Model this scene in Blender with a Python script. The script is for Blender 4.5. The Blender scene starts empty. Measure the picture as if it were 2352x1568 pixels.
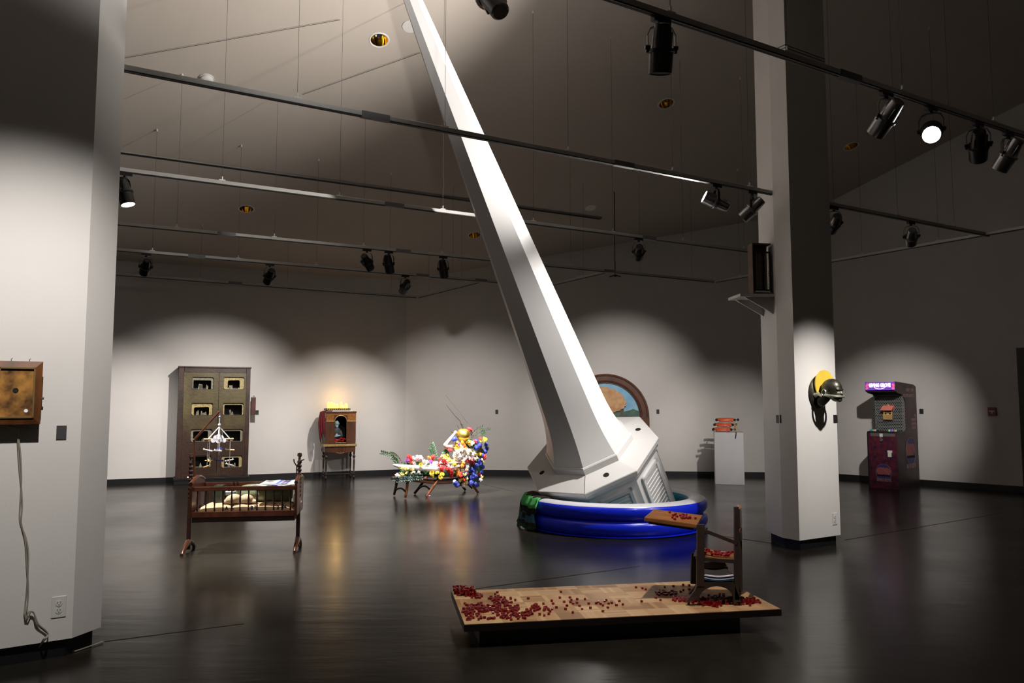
import bpy, bmesh, math, random
from math import sin, cos, tan, atan, atan2, pi, hypot, sqrt, radians, degrees
from mathutils import Vector, Matrix, Euler
random.seed(11)
SC = bpy.context.scene
COL = SC.collection

# ---------------------------------------------------------------- camera, world, exposure
FPX = 1760.0
PITCH = atan(141 / FPX)
HC = 1.42
cam_d = bpy.data.cameras.new('camera')
cam_d.sensor_width = 36.0
cam_d.lens = FPX * 36.0 / 2352
cam_d.clip_start = 0.05
cam_d.clip_end = 200
cam = bpy.data.objects.new('camera', cam_d)
cam.location = (0, 0, HC)
cam.rotation_euler = (pi / 2 + PITCH, 0, 0)
COL.objects.link(cam)
SC.camera = cam
wd = bpy.data.worlds.new('world')
wd.use_nodes = True
wd.node_tree.nodes['Background'].inputs[0].default_value = (1.0, 0.9, 0.78, 1)
wd.node_tree.nodes['Background'].inputs[1].default_value = 0.0
SC.world = wd
SC.view_settings.view_transform = 'Standard'
SC.view_settings.look = 'None'
SC.view_settings.gamma = 1.0
SC.view_settings.use_curve_mapping = False
SC.view_settings.exposure = 0.0

cp, sp = cos(PITCH), sin(PITCH)
def ray(x, y):
    a = (x - 1176) / FPX; b = (784 - y) / FPX
    return Vector((a, cp - b * sp, sp + b * cp))
def G(x, y, z=0.0):                 # the point of height z seen there
    r = ray(x, y); t = (z - HC) / r.z
    return Vector((r.x * t, r.y * t, z))
def D(x, y, Y):                     # the point at distance Y in front seen there
    r = ray(x, y); t = Y / r.y
    return Vector((r.x * t, Y, HC + r.z * t))
# ceiling slopes down away from the viewer
def ceil_z(x, y): return 8.916 + 0.12652 * x - 0.30566 * y
def on_ceiling(x, y):
    r = ray(x, y)
    t = (8.916 - HC) / (r.z - 0.12652 * r.x + 0.30566 * r.y)
    return Vector((0, 0, HC)) + r * t

# ---------------------------------------------------------------- materials
MATS = {}
def M(name, col, rough=0.5, metal=0.0, var=0.0, scale=6.0, bump=0.0, bscale=40.0, coat=0.0, emit=0.0, ecol=None, stretch=None, col2=None, spec=0.5, trans=0.0):
    if name in MATS: return MATS[name]
    m = bpy.data.materials.new(name); m.use_nodes = True
    nt = m.node_tree; b = nt.nodes['Principled BSDF']
    b.inputs['Base Color'].default_value = (*col, 1)
    b.inputs['Roughness'].default_value = rough
    b.inputs['Metallic'].default_value = metal
    b.inputs['Specular IOR Level'].default_value = spec
    if coat: b.inputs['Coat Weight'].default_value = coat; b.inputs['Coat Roughness'].default_value = 0.1
    if trans: b.inputs['Transmission Weight'].default_value = trans
    if emit:
        b.inputs['Emission Color'].default_value = (*(ecol or col), 1)
        b.inputs['Emission Strength'].default_value = emit
    if var or bump or col2:
        tc = nt.nodes.new('ShaderNodeTexCoord'); mp = nt.nodes.new('ShaderNodeMapping')
        nt.links.new(tc.outputs['Object'], mp.inputs[0])
        if stretch: mp.inputs['Scale'].default_value = stretch
    if var or col2:
        n = nt.nodes.new('ShaderNodeTexNoise'); n.inputs['Scale'].default_value = scale; n.inputs['Detail'].default_value = 6
        n.inputs['Roughness'].default_value = 0.6
        nt.links.new(mp.outputs[0], n.inputs['Vector'])
        r = nt.nodes.new('ShaderNodeValToRGB')
        c2 = col2 or tuple(min(1, c * (1 + var)) for c in col)
        c1 = col if col2 else tuple(c * (1 - var) for c in col)
        r.color_ramp.elements[0].color = (*c1, 1); r.color_ramp.elements[1].color = (*c2, 1)
        r.color_ramp.elements[0].position = 0.35; r.color_ramp.elements[1].position = 0.68
        nt.links.new(n.outputs['Fac'], r.inputs[0]); nt.links.new(r.outputs[0], b.inputs['Base Color'])
    if bump:
        n2 = nt.nodes.new('ShaderNodeTexNoise'); n2.inputs['Scale'].default_value = bscale; n2.inputs['Detail'].default_value = 4
        nt.links.new(mp.outputs[0], n2.inputs['Vector'])
        bp = nt.nodes.new('ShaderNodeBump'); bp.inputs['Strength'].default_value = bump; bp.inputs['Distance'].default_value = 0.01
        nt.links.new(n2.outputs['Fac'], bp.inputs['Height']); nt.links.new(bp.outputs[0], b.inputs['Normal'])
    MATS[name] = m
    return m

# ---------------------------------------------------------------- mesh helpers
def BM(): return bmesh.new()
I4 = Matrix.Identity(4)
def box(bm, sx, sy, sz, loc=(0, 0, 0), rot=None, mat=I4):
    m = Matrix.Translation(loc)
    if rot: m = m @ Euler(rot).to_matrix().to_4x4()
    m = mat @ m @ Matrix.Diagonal((sx, sy, sz, 1))
    return bmesh.ops.create_cube(bm, size=1.0, matrix=m)['verts']
def boxb(bm, x0, x1, y0, y1, z0, z1, mat=I4):
    return box(bm, x1 - x0, y1 - y0, z1 - z0, ((x0 + x1) / 2, (y0 + y1) / 2, (z0 + z1) / 2), mat=mat)
def bevel(bm, w=0.005, seg=2):
    bmesh.ops.bevel(bm, geom=bm.edges[:], offset=w, segments=seg, profile=0.7, affect='EDGES', clamp_overlap=True)
def rod(bm, p0, p1, r0, r1=None, seg=12, caps=True):
    p0 = Vector(p0); p1 = Vector(p1); d = p1 - p0; L = d.length
    if L < 1e-6: return
    q = Vector((0, 0, 1)).rotation_difference(d)
    m = Matrix.Translation((p0 + p1) / 2) @ q.to_matrix().to_4x4()
    bmesh.ops.create_cone(bm, cap_ends=caps, segments=seg, radius1=r0, radius2=r0 if r1 is None else r1, depth=L, matrix=m)
def ball(bm, c, r, sc=(1, 1, 1), sub=2, rot=None):
    m = Matrix.Translation(c)
    if rot: m = m @ Euler(rot).to_matrix().to_4x4()
    bmesh.ops.create_icosphere(bm, subdivisions=sub, radius=r, matrix=m @ Matrix.Diagonal((*sc, 1)))
def tube(bm, pts, rad, seg=8, closed=False):
    pts = [Vector(p) for p in pts]; n = len(pts); rings = []
    rf = rad if callable(rad) else (lambda i: rad)
    prev = None
    for i, p in enumerate(pts):
        if closed: t = pts[(i + 1) % n] - pts[i - 1]
        else: t = pts[min(i + 1, n - 1)] - pts[max(i - 1, 0)]
        t.normalize()
        if prev is None:
            a = Vector((0, 0, 1)) if abs(t.z) < 0.9 else Vector((1, 0, 0))
            u = t.cross(a).normalized()
        else:
            u = (prev - t * prev.dot(t)).normalized()
        prev = u; v = t.cross(u)
        rings.append([bm.verts.new(p + (u * cos(2 * pi * k / seg) + v * sin(2 * pi * k / seg)) * rf(i)) for k in range(seg)])
    for i in range(n if closed else n - 1):
        A, B = rings[i], rings[(i + 1) % n]
        for k in range(seg):
            bm.faces.new((A[k], A[(k + 1) % seg], B[(k + 1) % seg], B[k]))
    if not closed:
        bm.faces.new(rings[0][::-1]); bm.faces.new(rings[-1])
def lathe(bm, prof, seg=24, mat=I4, cap=True):
    rings = []
    for r, z in prof:
        rings.append([bm.verts.new(mat @ Vector((r * cos(2 * pi * k / seg), r * sin(2 * pi * k / seg), z))) for k in range(seg)])
    for i in range(len(rings) - 1):
        for k in range(seg):
            bm.faces.new((rings[i][k], rings[i][(k + 1) % seg], rings[i + 1][(k + 1) % seg], rings[i + 1][k]))
    if cap:
        if prof[0][0] > 1e-5: bm.faces.new(rings[0][::-1])
        if prof[-1][0] > 1e-5: bm.faces.new(rings[-1])
def prism(bm, poly, h0, h1, mat=I4):
    """poly: list of (x, z) in the local xz plane, extruded along y from h0 to h1"""
    a = [bm.verts.new(mat @ Vector((x, h0, z))) for x, z in poly]
    b = [bm.verts.new(mat @ Vector((x, h1, z))) for x, z in poly]
    n = len(poly)
    f1 = bm.faces.new(a); f2 = bm.faces.new(b[::-1])
    for i in range(n): bm.faces.new((a[(i + 1) % n], a[i], b[i], b[(i + 1) % n]))
def prismz(bm, poly, z0, z1, mat=I4):
    prism(bm, poly, z0, z1, mat @ Matrix(((1, 0, 0, 0), (0, 0, 1, 0), (0, 1, 0, 0), (0, 0, 0, 1))))
def obj(name, bm, m, parent=None, smooth=False, label=None, sub=0, keepn=False):
    if not keepn: bmesh.ops.recalc_face_normals(bm, faces=bm.faces[:])
    me = bpy.data.meshes.new(name); bm.to_mesh(me); bm.free()
    if isinstance(m, (list, tuple)):
        for q in m: me.materials.append(q)
    else: me.materials.append(m)
    if smooth:
        for p in me.polygons: p.use_smooth = True
        if smooth != 'all':
            try: me.set_sharp_from_angle(angle=radians(40))
            except Exception: pass
    o = bpy.data.objects.new(name, me); COL.objects.link(o)
    if parent: o.parent = parent
    if label: o['label'] = label
    if sub:
        s = o.modifiers.new('s', 'SUBSURF'); s.levels = sub; s.render_levels = sub
    return o
def tag(o, label, cat, group=None):
    o['label'] = label; o['category'] = cat
    if group: o['group'] = group
    return o
def thing(name, label, cat, loc=(0, 0, 0), rotz=0.0, group=None):
    o = bpy.data.objects.new(name, None); COL.objects.link(o)
    o.empty_display_size = 0.1
    o.location = loc; o.rotation_euler = (0, 0, rotz)
    return tag(o, label, cat, group)
def struct(name, bm, m):
    o = obj(name, bm, m); o['kind'] = 'structure'; return o
def copy_tree(o, parent=None):
    c = o.copy(); COL.objects.link(c); c.parent = parent
    for ch in list(o.children): copy_tree(ch, c)
    return c
def text(name, s, size, m, parent, loc, rot, ext=0.001, bold=0.0, sx=1.0, align='CENTER', label=None):
    cu = bpy.data.curves.new(name, 'FONT'); cu.body = s; cu.size = size; cu.extrude = ext; cu.offset = bold
    cu.align_x = align; cu.align_y = 'CENTER'; cu.resolution_u = 2
    t = bpy.data.objects.new(name + '_c', cu); COL.objects.link(t)
    dg = bpy.context.evaluated_depsgraph_get()
    me = bpy.data.meshes.new_from_object(t.evaluated_get(dg))
    bpy.data.objects.remove(t)
    me.materials.clear(); me.materials.append(m)
    o = bpy.data.objects.new(name, me); COL.objects.link(o)
    o.parent = parent; o.location = loc; o.rotation_euler = rot; o.scale = (sx, 1, 1)
    if label: o['label'] = label
    return o

# ---------------------------------------------------------------- room shell
WA0 = Vector((-7.042, 13.39, 0)); WC0 = Vector((-2.143, 15.488, 0)); WC1 = Vector((5.85, 14.72, 0)); WR1 = Vector((8.111, 12.283, 0))
dA = (WC0 - WA0).normalized(); dB = (WC1 - WC0).normalized(); dC = (WR1 - WC1).normalized()
WL = WC0 - dA * 11.0                 # far left end of the left wall
WR = WC1 + dC * 9.5                  # near right end of the right wall
wallm = M('wall_paint', (0.60, 0.57, 0.545), 0.75, var=0.03, scale=1.3, bump=0.08, bscale=120)
ceilm = M('ceiling_paint', (0.47, 0.415, 0.36), 0.85, var=0.03, scale=0.8)
basem = M('black_baseboard', (0.006, 0.006, 0.007), 0.45)

def floor_mat():
    m = bpy.data.materials.new('polished_concrete'); m.use_nodes = True
    nt = m.node_tree; b = nt.nodes['Principled BSDF']; N = nt.nodes.new; L = nt.links.new
    tc = N('ShaderNodeTexCoord')
    n1 = N('ShaderNodeTexNoise'); n1.inputs['Scale'].default_value = 0.9; n1.inputs['Detail'].default_value = 8; n1.inputs['Roughness'].default_value = 0.6
    n2 = N('ShaderNodeTexNoise'); n2.inputs['Scale'].default_value = 7; n2.inputs['Detail'].default_value = 8
    L(tc.outputs['Object'], n1.inputs['Vector']); L(tc.outputs['Object'], n2.inputs['Vector'])
    r = N('ShaderNodeValToRGB')
    r.color_ramp.elements[0].color = (0.006, 0.0054, 0.004, 1); r.color_ramp.elements[1].color = (0.022, 0.019, 0.0145, 1)
    r.color_ramp.elements[0].position = 0.3; r.color_ramp.elements[1].position = 0.72
    mx = N('ShaderNodeMath'); mx.operation = 'MULTIPLY_ADD'; mx.inputs[1].default_value = 0.35; 
    L(n2.outputs['Fac'], mx.inputs[0]); 
    m2 = N('ShaderNodeMath'); m2.operation = 'MULTIPLY'; m2.inputs[1].default_value = 0.65
    L(n1.outputs['Fac'], m2.inputs[0]); L(m2.outputs[0], mx.inputs[2]); L(mx.outputs[0], r.inputs[0])
    L(r.outputs[0], b.inputs['Base Color'])
    rr = N('ShaderNodeMapRange'); rr.inputs['From Min'].default_value = 0.3; rr.inputs['From Max'].default_value = 0.7
    rr.inputs['To Min'].default_value = 0.17; rr.inputs['To Max'].default_value = 0.27
    L(n1.outputs['Fac'], rr.inputs[0]); L(rr.outputs[0], b.inputs['Roughness'])
    b.inputs['Specular IOR Level'].default_value = 0.45
    bp = N('ShaderNodeBump'); bp.inputs['Strength'].default_value = 0.07; bp.inputs['Distance'].default_value = 0.02
    n3 = N('ShaderNodeTexNoise'); n3.inputs['Scale'].default_value = 5; n3.inputs['Detail'].default_value = 5
    mp = N('ShaderNodeMapping'); mp.inputs['Scale'].default_value = (0.5, 2.0, 1)
    L(tc.outputs['Object'], mp.inputs[0]); L(mp.outputs[0], n3.inputs['Vector'])
    L(n3.outputs['Fac'], bp.inputs['Height']); L(bp.outputs[0], b.inputs['Normal'])
    return m
floorm = floor_mat()
fp = [WL, WC0, WC1, WR, Vector((WR.x, -5, 0)), Vector((WL.x, -5, 0))]
bm = BM(); prismz(bm, [(p.x, p.y) for p in fp], -0.12, 0.0); struct('floor', bm, floorm)
# sloped ceiling slab
bm = BM()
lo = [bm.verts.new((p.x, p.y, ceil_z(p.x, p.y))) for p in fp]; hi = [bm.verts.new((p.x, p.y, ceil_z(p.x, p.y) + 0.35)) for p in fp]
bm.faces.new(lo); bm.faces.new(hi[::-1])
for i in range(6): bm.faces.new((lo[i], lo[(i + 1) % 6], hi[(i + 1) % 6], hi[i]))
CEIL = struct('ceiling', bm, ceilm)
cen = Vector((0, 6, 0))
def wall(name, a, b, th=0.14):
    d = (b - a).normalized(); n = Vector((-d.y, d.x, 0))
    if n.dot(cen - a) > 0: n = -n           # thickness goes outward
    bm = BM(); vs = []
    for p in (a, b, b + n * th, a + n * th):
        vs.append((bm.verts.new((p.x, p.y, -0.12)), bm.verts.new((p.x, p.y, ceil_z(p.x, p.y) + 0.1))))
    for i in range(4):
        j = (i + 1) % 4; bm.faces.new((vs[i][0], vs[j][0], vs[j][1], vs[i][1]))
    bm.faces.new([v[0] for v in vs]); bm.faces.new([v[1] for v in vs][::-1])
    struct(name, bm, wallm)
wall('wall_left', WL, WC0); wall('wall_back', WC0, WC1); wall('wall_right', WC1, WR)
wall('wall_right_side', WR, fp[4]); wall('wall_front', fp[4], fp[5]); wall('wall_left_side', fp[5], WL)
def baseboard(name, a, b, h=0.1, t=0.015):
    d = (b - a).normalized(); n = Vector((-d.y, d.x, 0))
    if n.dot(cen - a) < 0: n = -n
    bm = BM(); poly = [a - n * .002, b - n * .002, b + n * t, a + n * t]
    prismz(bm, [(p.x, p.y) for p in poly], 0.0, h); struct(name, bm, basem)
baseboard('baseboard_left', WL, WC0); baseboard('baseboard_back', WC0, WC1); baseboard('baseboard_right', WC1, WR)

# wall frames: local x runs right along the wall, local -y faces the room
def wframe(a, d): return (a, d, atan2(d.y, d.x))
FA = wframe(WC0, dA); FB = wframe(WC0, dB); FC = wframe(WC1, dC)
def onwall(fr, x, y, off=0.0):
    """where the ray through that direction meets the vertical plane standing off from the wall"""
    a, d, _ = fr; n = Vector((d.y, -d.x, 0)); a = a + n * off
    r = ray(x, y); den = r.x * n.x + r.y * n.y
    t = (a.x * n.x + a.y * n.y) / den
    return Vector((r.x * t, r.y * t, HC + r.z * t))

# door edge at the far right
bm = BM(); p = onwall(FC, 2343, 950); a = p.xy.to_3d(); n = Vector((dC.y, -dC.x, 0))
R = Matrix.Translation(a) @ Matrix.Rotation(FC[2], 4, 'Z')
boxb(bm, 0, 1.0, -0.03, 0.01, 0.0, 2.3, R); struct('door_1', bm, M('door_dark_green', (0.03, 0.032, 0.018), 0.5))
bm = BM(); boxb(bm, .9, .93, -0.09, -0.03, 1.0, 1.12, R); rod(bm, R @ Vector((.88, -.08, 1.06)), R @ Vector((.78, -.08, 1.06)), .01)
h = obj('door_handle', bm, M('brushed_steel', (0.5, 0.5, 0.52), 0.3, 1.0)); h.parent = bpy.data.objects['door_1']

# floor saw cuts
seam = M('floor_seam', (0.004, 0.0035, 0.003), 0.6)
for i, (q0, q1) in enumerate([((240, 1473), (560, 1432)), ((1560, 1216), (1790, 1250)), ((1940, 1240), (2300, 1178)), ((1090, 1352), (1470, 1300)), ((1100, 1110), (1180, 1128))]):
    a, b = G(*q0), G(*q1); dd = (b - a).normalized(); nn = Vector((-dd.y, dd.x, 0)) * .004
    bm = BM(); prismz(bm, [((a + nn).x, (a + nn).y), ((b + nn).x, (b + nn).y), ((b - nn).x, (b - nn).y), ((a - nn).x, (a - nn).y)], -0.001, 0.0015)
    struct('trim_%d' % (i + 1), bm, seam)

# ---------------------------------------------------------------- columns
colm = M('column_paint', (0.62, 0.60, 0.575), 0.7, var=0.02, scale=2, bump=0.05, bscale=90)
def column(label, P1, P2, side, chlen, up):
    """P1-P2 = front face edge from left to right; the rear left and front right corners are cut"""
    d = (P2 - P1).normalized(); w = (P2 - P1).length; n = Vector((-d.y, d.x, 0))  # n points away from viewer
    t = thing('column', label, 'column', (P1.x, P1.y, 0), atan2(d.y, d.x))
    poly = up
    bm = BM(); prismz(bm, poly, 0.1, 9.5); bm2 = BM()
    # cut by the sloped ceiling
    cz = Vector((P1.x, P1.y, 0))
    Mw = Matrix.Translation((P1.x, P1.y, 0)) @ Matrix.Rotation(atan2(d.y, d.x), 4, 'Z')
    for v in bm.verts:
        if v.co.z > 5:
            q = Mw @ v.co; v.co.z = ceil_z(q.x, q.y) + .02
    obj('shaft', bm, colm, t)
    cx = sum(p[0] for p in poly) / len(poly); cy = sum(p[1] for p in poly) / len(poly)
    ins = []
    for x, y in poly:
        v = Vector((cx - x, cy - y)); L = v.length; ins.append((x + v.x / L * .045, y + v.y / L * .045))
    prismz(bm2, ins, 0.0, 0.101); obj('plinth', bm2, basem, t)
    return t, Mw
RCa = G(1836.5, 1241.5, .1); RCb = G(1931, 1228, .1)
rc, RM = column('white square column on the right carrying the wall-mounted bronze head', RCa, RCb, 0, 0, [(0, 0), (.629, 0), (.80, .17), (.80, .37), (.63, .54), (.17, .54), (0, .37 - .17)])
LCb = G(165, 1465, .1); LCa = G(0, 1490, .1)
dL = (LCb - LCa).normalized()
LC0 = LCb - dL * 1.1
lc, LM = column('wide white column at the left edge of the room with a framed box on it', LC0, LCb, 0, 0, [(0, 0), (1.1, 0), (1.262, .145), (1.262, .50), (1.1, .66), (0, .66)])
# seam of the sleeve on the right column
bm = BM(); s = .004
for z in (5.0, 5.03):
    boxb(bm, -s, .629, -s, .01, z, z + .006); boxb(bm, -s, .01, -s, .2, z, z + .006)
obj('sleeve_seam', bm, M('shadow_gap', (0.05, 0.04, 0.03), 0.8), rc)
# ---------------------------------------------------------------- lighting tracks
railm = M('track_grey', (0.42, 0.41, 0.39), 0.45, 0.3)
slotm = M('track_slot_black', (0.004, 0.004, 0.004), 0.6)
connm = M('track_joint_grey', (0.13, 0.13, 0.13), 0.5)
wirem = M('steel_wire', (0.06, 0.055, 0.05), 0.5, 0.3)
clipm = M('clip_white', (0.6, 0.6, 0.58), 0.5)
TRK = {}
def track(key, label, A, B, za, zb, ext0=0, ext1=0, joints=(), wires=(), wr=.0016):
    a = G(*A, za); b = G(*B, zb); d = (b - a); L = d.length; u = d / L
    a = a - u * ext0; b = b + u * ext1; L = (b - a).length
    ang = atan2(u.y, u.x)
    t = thing('lighting_track', label, 'lighting track', a, ang)
    tilt = Matrix.Rotation(-atan2(b.z - a.z, hypot(b.x - a.x, b.y - a.y)), 4, 'Y')
    bm = BM(); boxb(bm, 0, L, -.018, .018, -.022, .022, tilt); bevel(bm, .003, 1)
    r = obj('rail', bm, railm, t)
    bm = BM(); boxb(bm, .01, L - .01, -.009, .009, -.0235, -.02, tilt); boxb(bm, .01, L - .01, -.019, -.0172, -.0235, -.014, tilt)
    obj('slot', bm, slotm, t)
    def along(px):          # distance along the track seen at that pixel column
        rr = ray(px, 784); nx, ny = rr.y, -rr.x
        # point a + s*u on the vertical plane through the viewer
        k = (px - 1176) / FPX
        # solve x = k * (y*cp + (z-HC)*sp)
        fa = a.x - k * (a.y * cp + (a.z - HC) * sp); fu = u.x - k * (u.y * cp + u.z * sp)
        return -fa / fu
    for px in joints:
        s = along(px); bm = BM(); boxb(bm, s - .11, s + .11, -.021, .021, -.024, .024, tilt); obj('joint', bm, connm, t)
    for px in wires:
        s = along(px); w = a + u * s; top = ceil_z(w.x, w.y) - w.z
        bm = BM(); rod(bm, (s, 0, .02), (s, 0, top), wr, seg=5); obj('suspension_wire', bm, wirem, t)
        bm = BM(); boxb(bm, s - .03, s + .03, -.012, .012, .02, .032, tilt); rod(bm, (s, 0, .03), (s, 0, .065), .007, seg=8); obj('wire_clip', bm, clipm, t)
        bm = BM(); rod(bm, (s, 0, top - .03), (s, 0, top + .01), .012, seg=8); obj('ceiling_anchor', bm, clipm, t)
    TRK[key] = (a, u, along, t)
    return t
Z1, Z2 = 3.56, 3.45
track('T0', 'grey lighting track nearest the viewer, crossing the upper right corner', (1420, 0), (2352, 310), Z1, Z1, 3.0, 1.2, (1950,), (1300, 1540, 1808, 2073, 2283))
track('T1', 'grey lighting track crossing in front of the white spire and behind the right column', (275, 155), (1765, 442), Z1, Z1, 1.2, 4.0, (862, 1432), (683, 1022, 1305, 1545, 1722, 1915, 2062, 2192))
track('T2', 'grey lighting track behind the spire just below the long ceiling slot', (262, 388), (1725, 577), Z1, Z1, 1.5, 0.6, (905, 1490), (510, 780, 1017, 1225, 1408, 1569, 1710))
track('T3', 'grey lighting track holding the pair of lamps and ending above the pedestal', (258, 512), (1640, 646), Z1, Z1, 1.5, 0, (520, 926, 1400), (406, 630, 835, 1015, 1311, 1470, 1590))
track('T4', 'grey lighting track holding the three small lamps above the left wall', (255, 572), (1262, 657), Z2, Z2, 1.5, 0, (452, 970, 1104), (350, 547, 727, 895, 1040))
track('T5', 'lowest grey lighting track, without lamps, along the left wall', (250, 628), (957, 682), Z2, Z2, 1.5, 0, (540,), (460, 660, 898))
track('B5', 'short grey lighting track slanting up from the far left corner', (962, 682), (1100, 647), Z2, Z2, 0, 0, (), (985, 1060))
track('B4', 'short grey lighting track right of the spire between two long tracks', (1262, 655), (1392, 624), Z2, Z1, 0, 0, (), (1340,))
track('BR', 'grey lighting track rising to the right along the right wall', (1645, 646), (2352, 522), Z1, Z1, 0, 1.2, (), (1700, 1785, 1980, 2156))

# ---------------------------------------------------------------- track spotlights
blackm = M('lamp_dark_metal', (0.035, 0.034, 0.033), 0.35, 0.8)
silverm = M('lamp_silver_metal', (0.30, 0.30, 0.31), 0.3, 0.9)
offlens = M('unlit_lens', (0.02, 0.02, 0.02), 0.1)
onlens = M('lit_lens', (1, 1, 1), 0.5, emit=30.0, ecol=(1.0, 0.96, 0.93))
def m_adapter():
    bm = BM(); boxb(bm, -.06, .06, -.016, .016, -.03, -.001); rod(bm, (0, 0, -.03), (0, 0, -.05), .015); return bm
def m_yoke():                 # hangs from z=-.05 to the pivot at z=-.17, arms on +-x
    bm = BM()
    pts = [(-.078, 0, -.17), (-.078, 0, -.10), (-.06, 0, -.062), (-.03, 0, -.05), (.03, 0, -.05), (.06, 0, -.062), (.078, 0, -.10), (.078, 0, -.17)]
    for q0, q1 in zip(pts[:-1], pts[1:]):
        v0, v1 = Vector(q0), Vector(q1); c = (v0 + v1) / 2; L = (v1 - v0).length + .004
        box(bm, L, .022, .004, c, (0, -atan2(v1.z - v0.z, v1.x - v0.x), 0))
    for s in (-1, 1): rod(bm, (s * .064, 0, -.17), (s * .092, 0, -.17), .012)
    return bm
def m_house():                # local -z is the beam
    bm = BM()
    lathe(bm, [(.0, .125), (.036, .125), (.044, .118), (.053, .04), (.056, -.005), (.062, -.012)], 28)
    lathe(bm, [(.062, -.012), (.064, -.02), (.062, -.13), (.057, -.13), (.055, -.10), (0, -.10)], 28, cap=False)
    for k in range(3):
        box(bm, .010, .004, .07, (.052 * cos(k * 2.1), .052 * sin(k * 2.1), .05))
    return bm
def m_collar():
    bm = BM(); lathe(bm, [(.060, -.004), (.072, -.006), (.073, -.02), (.060, -.026)], 28, cap=False)
    box(bm, .02, .014, .02, (.074, 0, -.014)); box(bm, .02, .014, .02, (-.074, 0, -.014)); return bm
def m_lens():
    bm = BM(); lathe(bm, [(0.0, -.126), (.055, -.126), (.055, -.118)], 28, cap=False); return bm
LM_ = {}
def mesh_of(key, f, mat, smooth=True):
    k = (key, mat.name)
    if k not in LM_:
        o = obj(key, f(), mat, None, smooth); LM_[k] = o.data; bpy.data.objects.remove(o)
    return LM_[k]
def addm(name, me, parent, mtx=None):
    o = bpy.data.objects.new(name, me); COL.objects.link(o); o.parent = parent
    if mtx is not None: o.matrix_local = mtx
    return o
def lamp(key, px, label, aim, met=None, on=False, power=0, size=60, blend=1.0, rad=.04, col=(1.0, 0.95, 0.90), drop=0.0, grp='track spotlights', show=True):
    met = met or blackm
    a, u, along, tr = TRK[key]
    p = a + u * (along(px) if px > 0 else -px) + Vector((0, 0, -.022))
    t = thing('track_spotlight', label, 'spotlight', p, 0, grp)
    ua = atan2(u.y, u.x)
    addm('adapter', mesh_of('adapter', m_adapter, blackm), t, Matrix.Rotation(ua, 4, 'Z'))
    piv = p + Vector((0, 0, -.17))
    d = (Vector(aim) - piv).normalized()
    az = atan2(d.y, d.x)
    addm('yoke', mesh_of('yoke', m_yoke, blackm), t, Matrix.Rotation(az - pi / 2, 4, 'Z'))
    # housing: local -z along d, local x horizontal
    zx = -d; xx = Vector((sin(az), -cos(az), 0)); yy = zx.cross(xx)
    R = Matrix((xx, yy, zx)).transposed().to_4x4()
    H = Matrix.Translation((0, 0, -.175)) @ R @ Matrix.Diagonal((1.03, 1.03, 1.03, 1))
    h = addm('housing', mesh_of('housing', m_house, met), t, H)
    addm('collar', mesh_of('collar', m_collar, met), h)
    addm('lens', mesh_of('lens', m_lens, onlens if on else offlens, False), h)
    if power:
        ld = bpy.data.lights.new('beam', 'SPOT'); ld.energy = power; ld.spot_size = radians(size); ld.spot_blend = blend
        ld.shadow_soft_size = rad; ld.color = col
        lo = bpy.data.objects.new('beam', ld); COL.objects.link(lo); lo.parent = h
        lo.matrix_local = Matrix.Translation((0, 0, -.15))
    return t
# what each lamp lights
tgt_cab = onwall(FA, 470, 1010); tgt_radio = onwall(FA, 775, 985); tgt_left = onwall(FA, 235, 1010)
tgt_arch = onwall(FB, 1420, 930); tgt_ped = onwall(FB, 1690, 985, 1.2); tgt_arc = onwall(FC, 2050, 985)
tgt_chaise = Vector((-.85, 11.9, .45)); tgt_cradle = G(560, 1180, .3)
PW = 1.0
lamp('T4', 336, 'black spotlight at the left end of the second lowest track', tgt_left, power=420 * PW, size=50)
lamp('T4', 620, 'black spotlight above the gap between tall cabinet and radio cabinet', tgt_cab, power=620 * PW, size=68)
lamp('T4', 931, 'black spotlight near the far left corner, turned toward the radio cabinet', tgt_radio, power=460 * PW, size=50, on=True)
lamp('T3', 843, 'black spotlight, left one of the close pair left of the spire', tgt_chaise + Vector((-.3, 2.5, .5)), power=620 * PW, size=60)
lamp('T3', 893, 'black spotlight, right one of the close pair left of the spire', tgt_chaise + Vector((-.5, -.1, -.1)), power=1500 * PW, size=30, blend=.8)
lamp('T3', 1018, 'black spotlight seen from behind, just left of the spire', tgt_chaise + Vector((.15, 0.3, .3)), power=2600 * PW, size=36, blend=.95)
lamp('T2', 1467, 'black round-looking spotlight seen from behind, right of the spire', tgt_arch, power=700 * PW, size=42)
lamp('T2', 288, 'dark spotlight with a lit opening beside the left column', tgt_cradle + Vector((.1, -1.0, 0)), on=True, power=900 * PW, size=58, blend=.7)
lamp('T1', 1645, 'grey spotlight with a glowing rim pointing left at the spire', (-1.3, 7.2, 4.9), met=silverm, on=True, power=1400 * PW, size=92, blend=1)
lamp('T1', 1727, 'grey spotlight beside the right column, turned down to the left', (.55, 8.45, 1.6), met=silverm, power=760 * PW, size=84, blend=1)
lamp('T1', 1915, 'grey spotlight half hidden behind the right column', tgt_ped, met=silverm, power=650 * PW, size=30)
lamp('T1', 2092, 'grey spotlight under the track right of the column, before the right wall', tgt_arc, met=silverm, power=560 * PW, size=33)
lamp('T0', 1518, 'large dark spotlight hanging at the top, pointing straight down', G(1450, 1370, .2), power=300 * PW, size=60, blend=.6)
lamp('T0', 2035, 'grey spotlight turned down left, first right of the column', (1.3, 8.8, .5), met=silverm, power=90 * PW, size=40, blend=.9)
lamp('T0', 2137, 'spotlight facing the viewer with a glowing white disc', (.6, 1.2, .6), met=blackm, on=True, power=60 * PW, size=40, blend=.9)
lamp('T0', 2245, 'dark spotlight beside the bright silver one at the right edge', (5.5, 9.3, .6), power=0)
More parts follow.
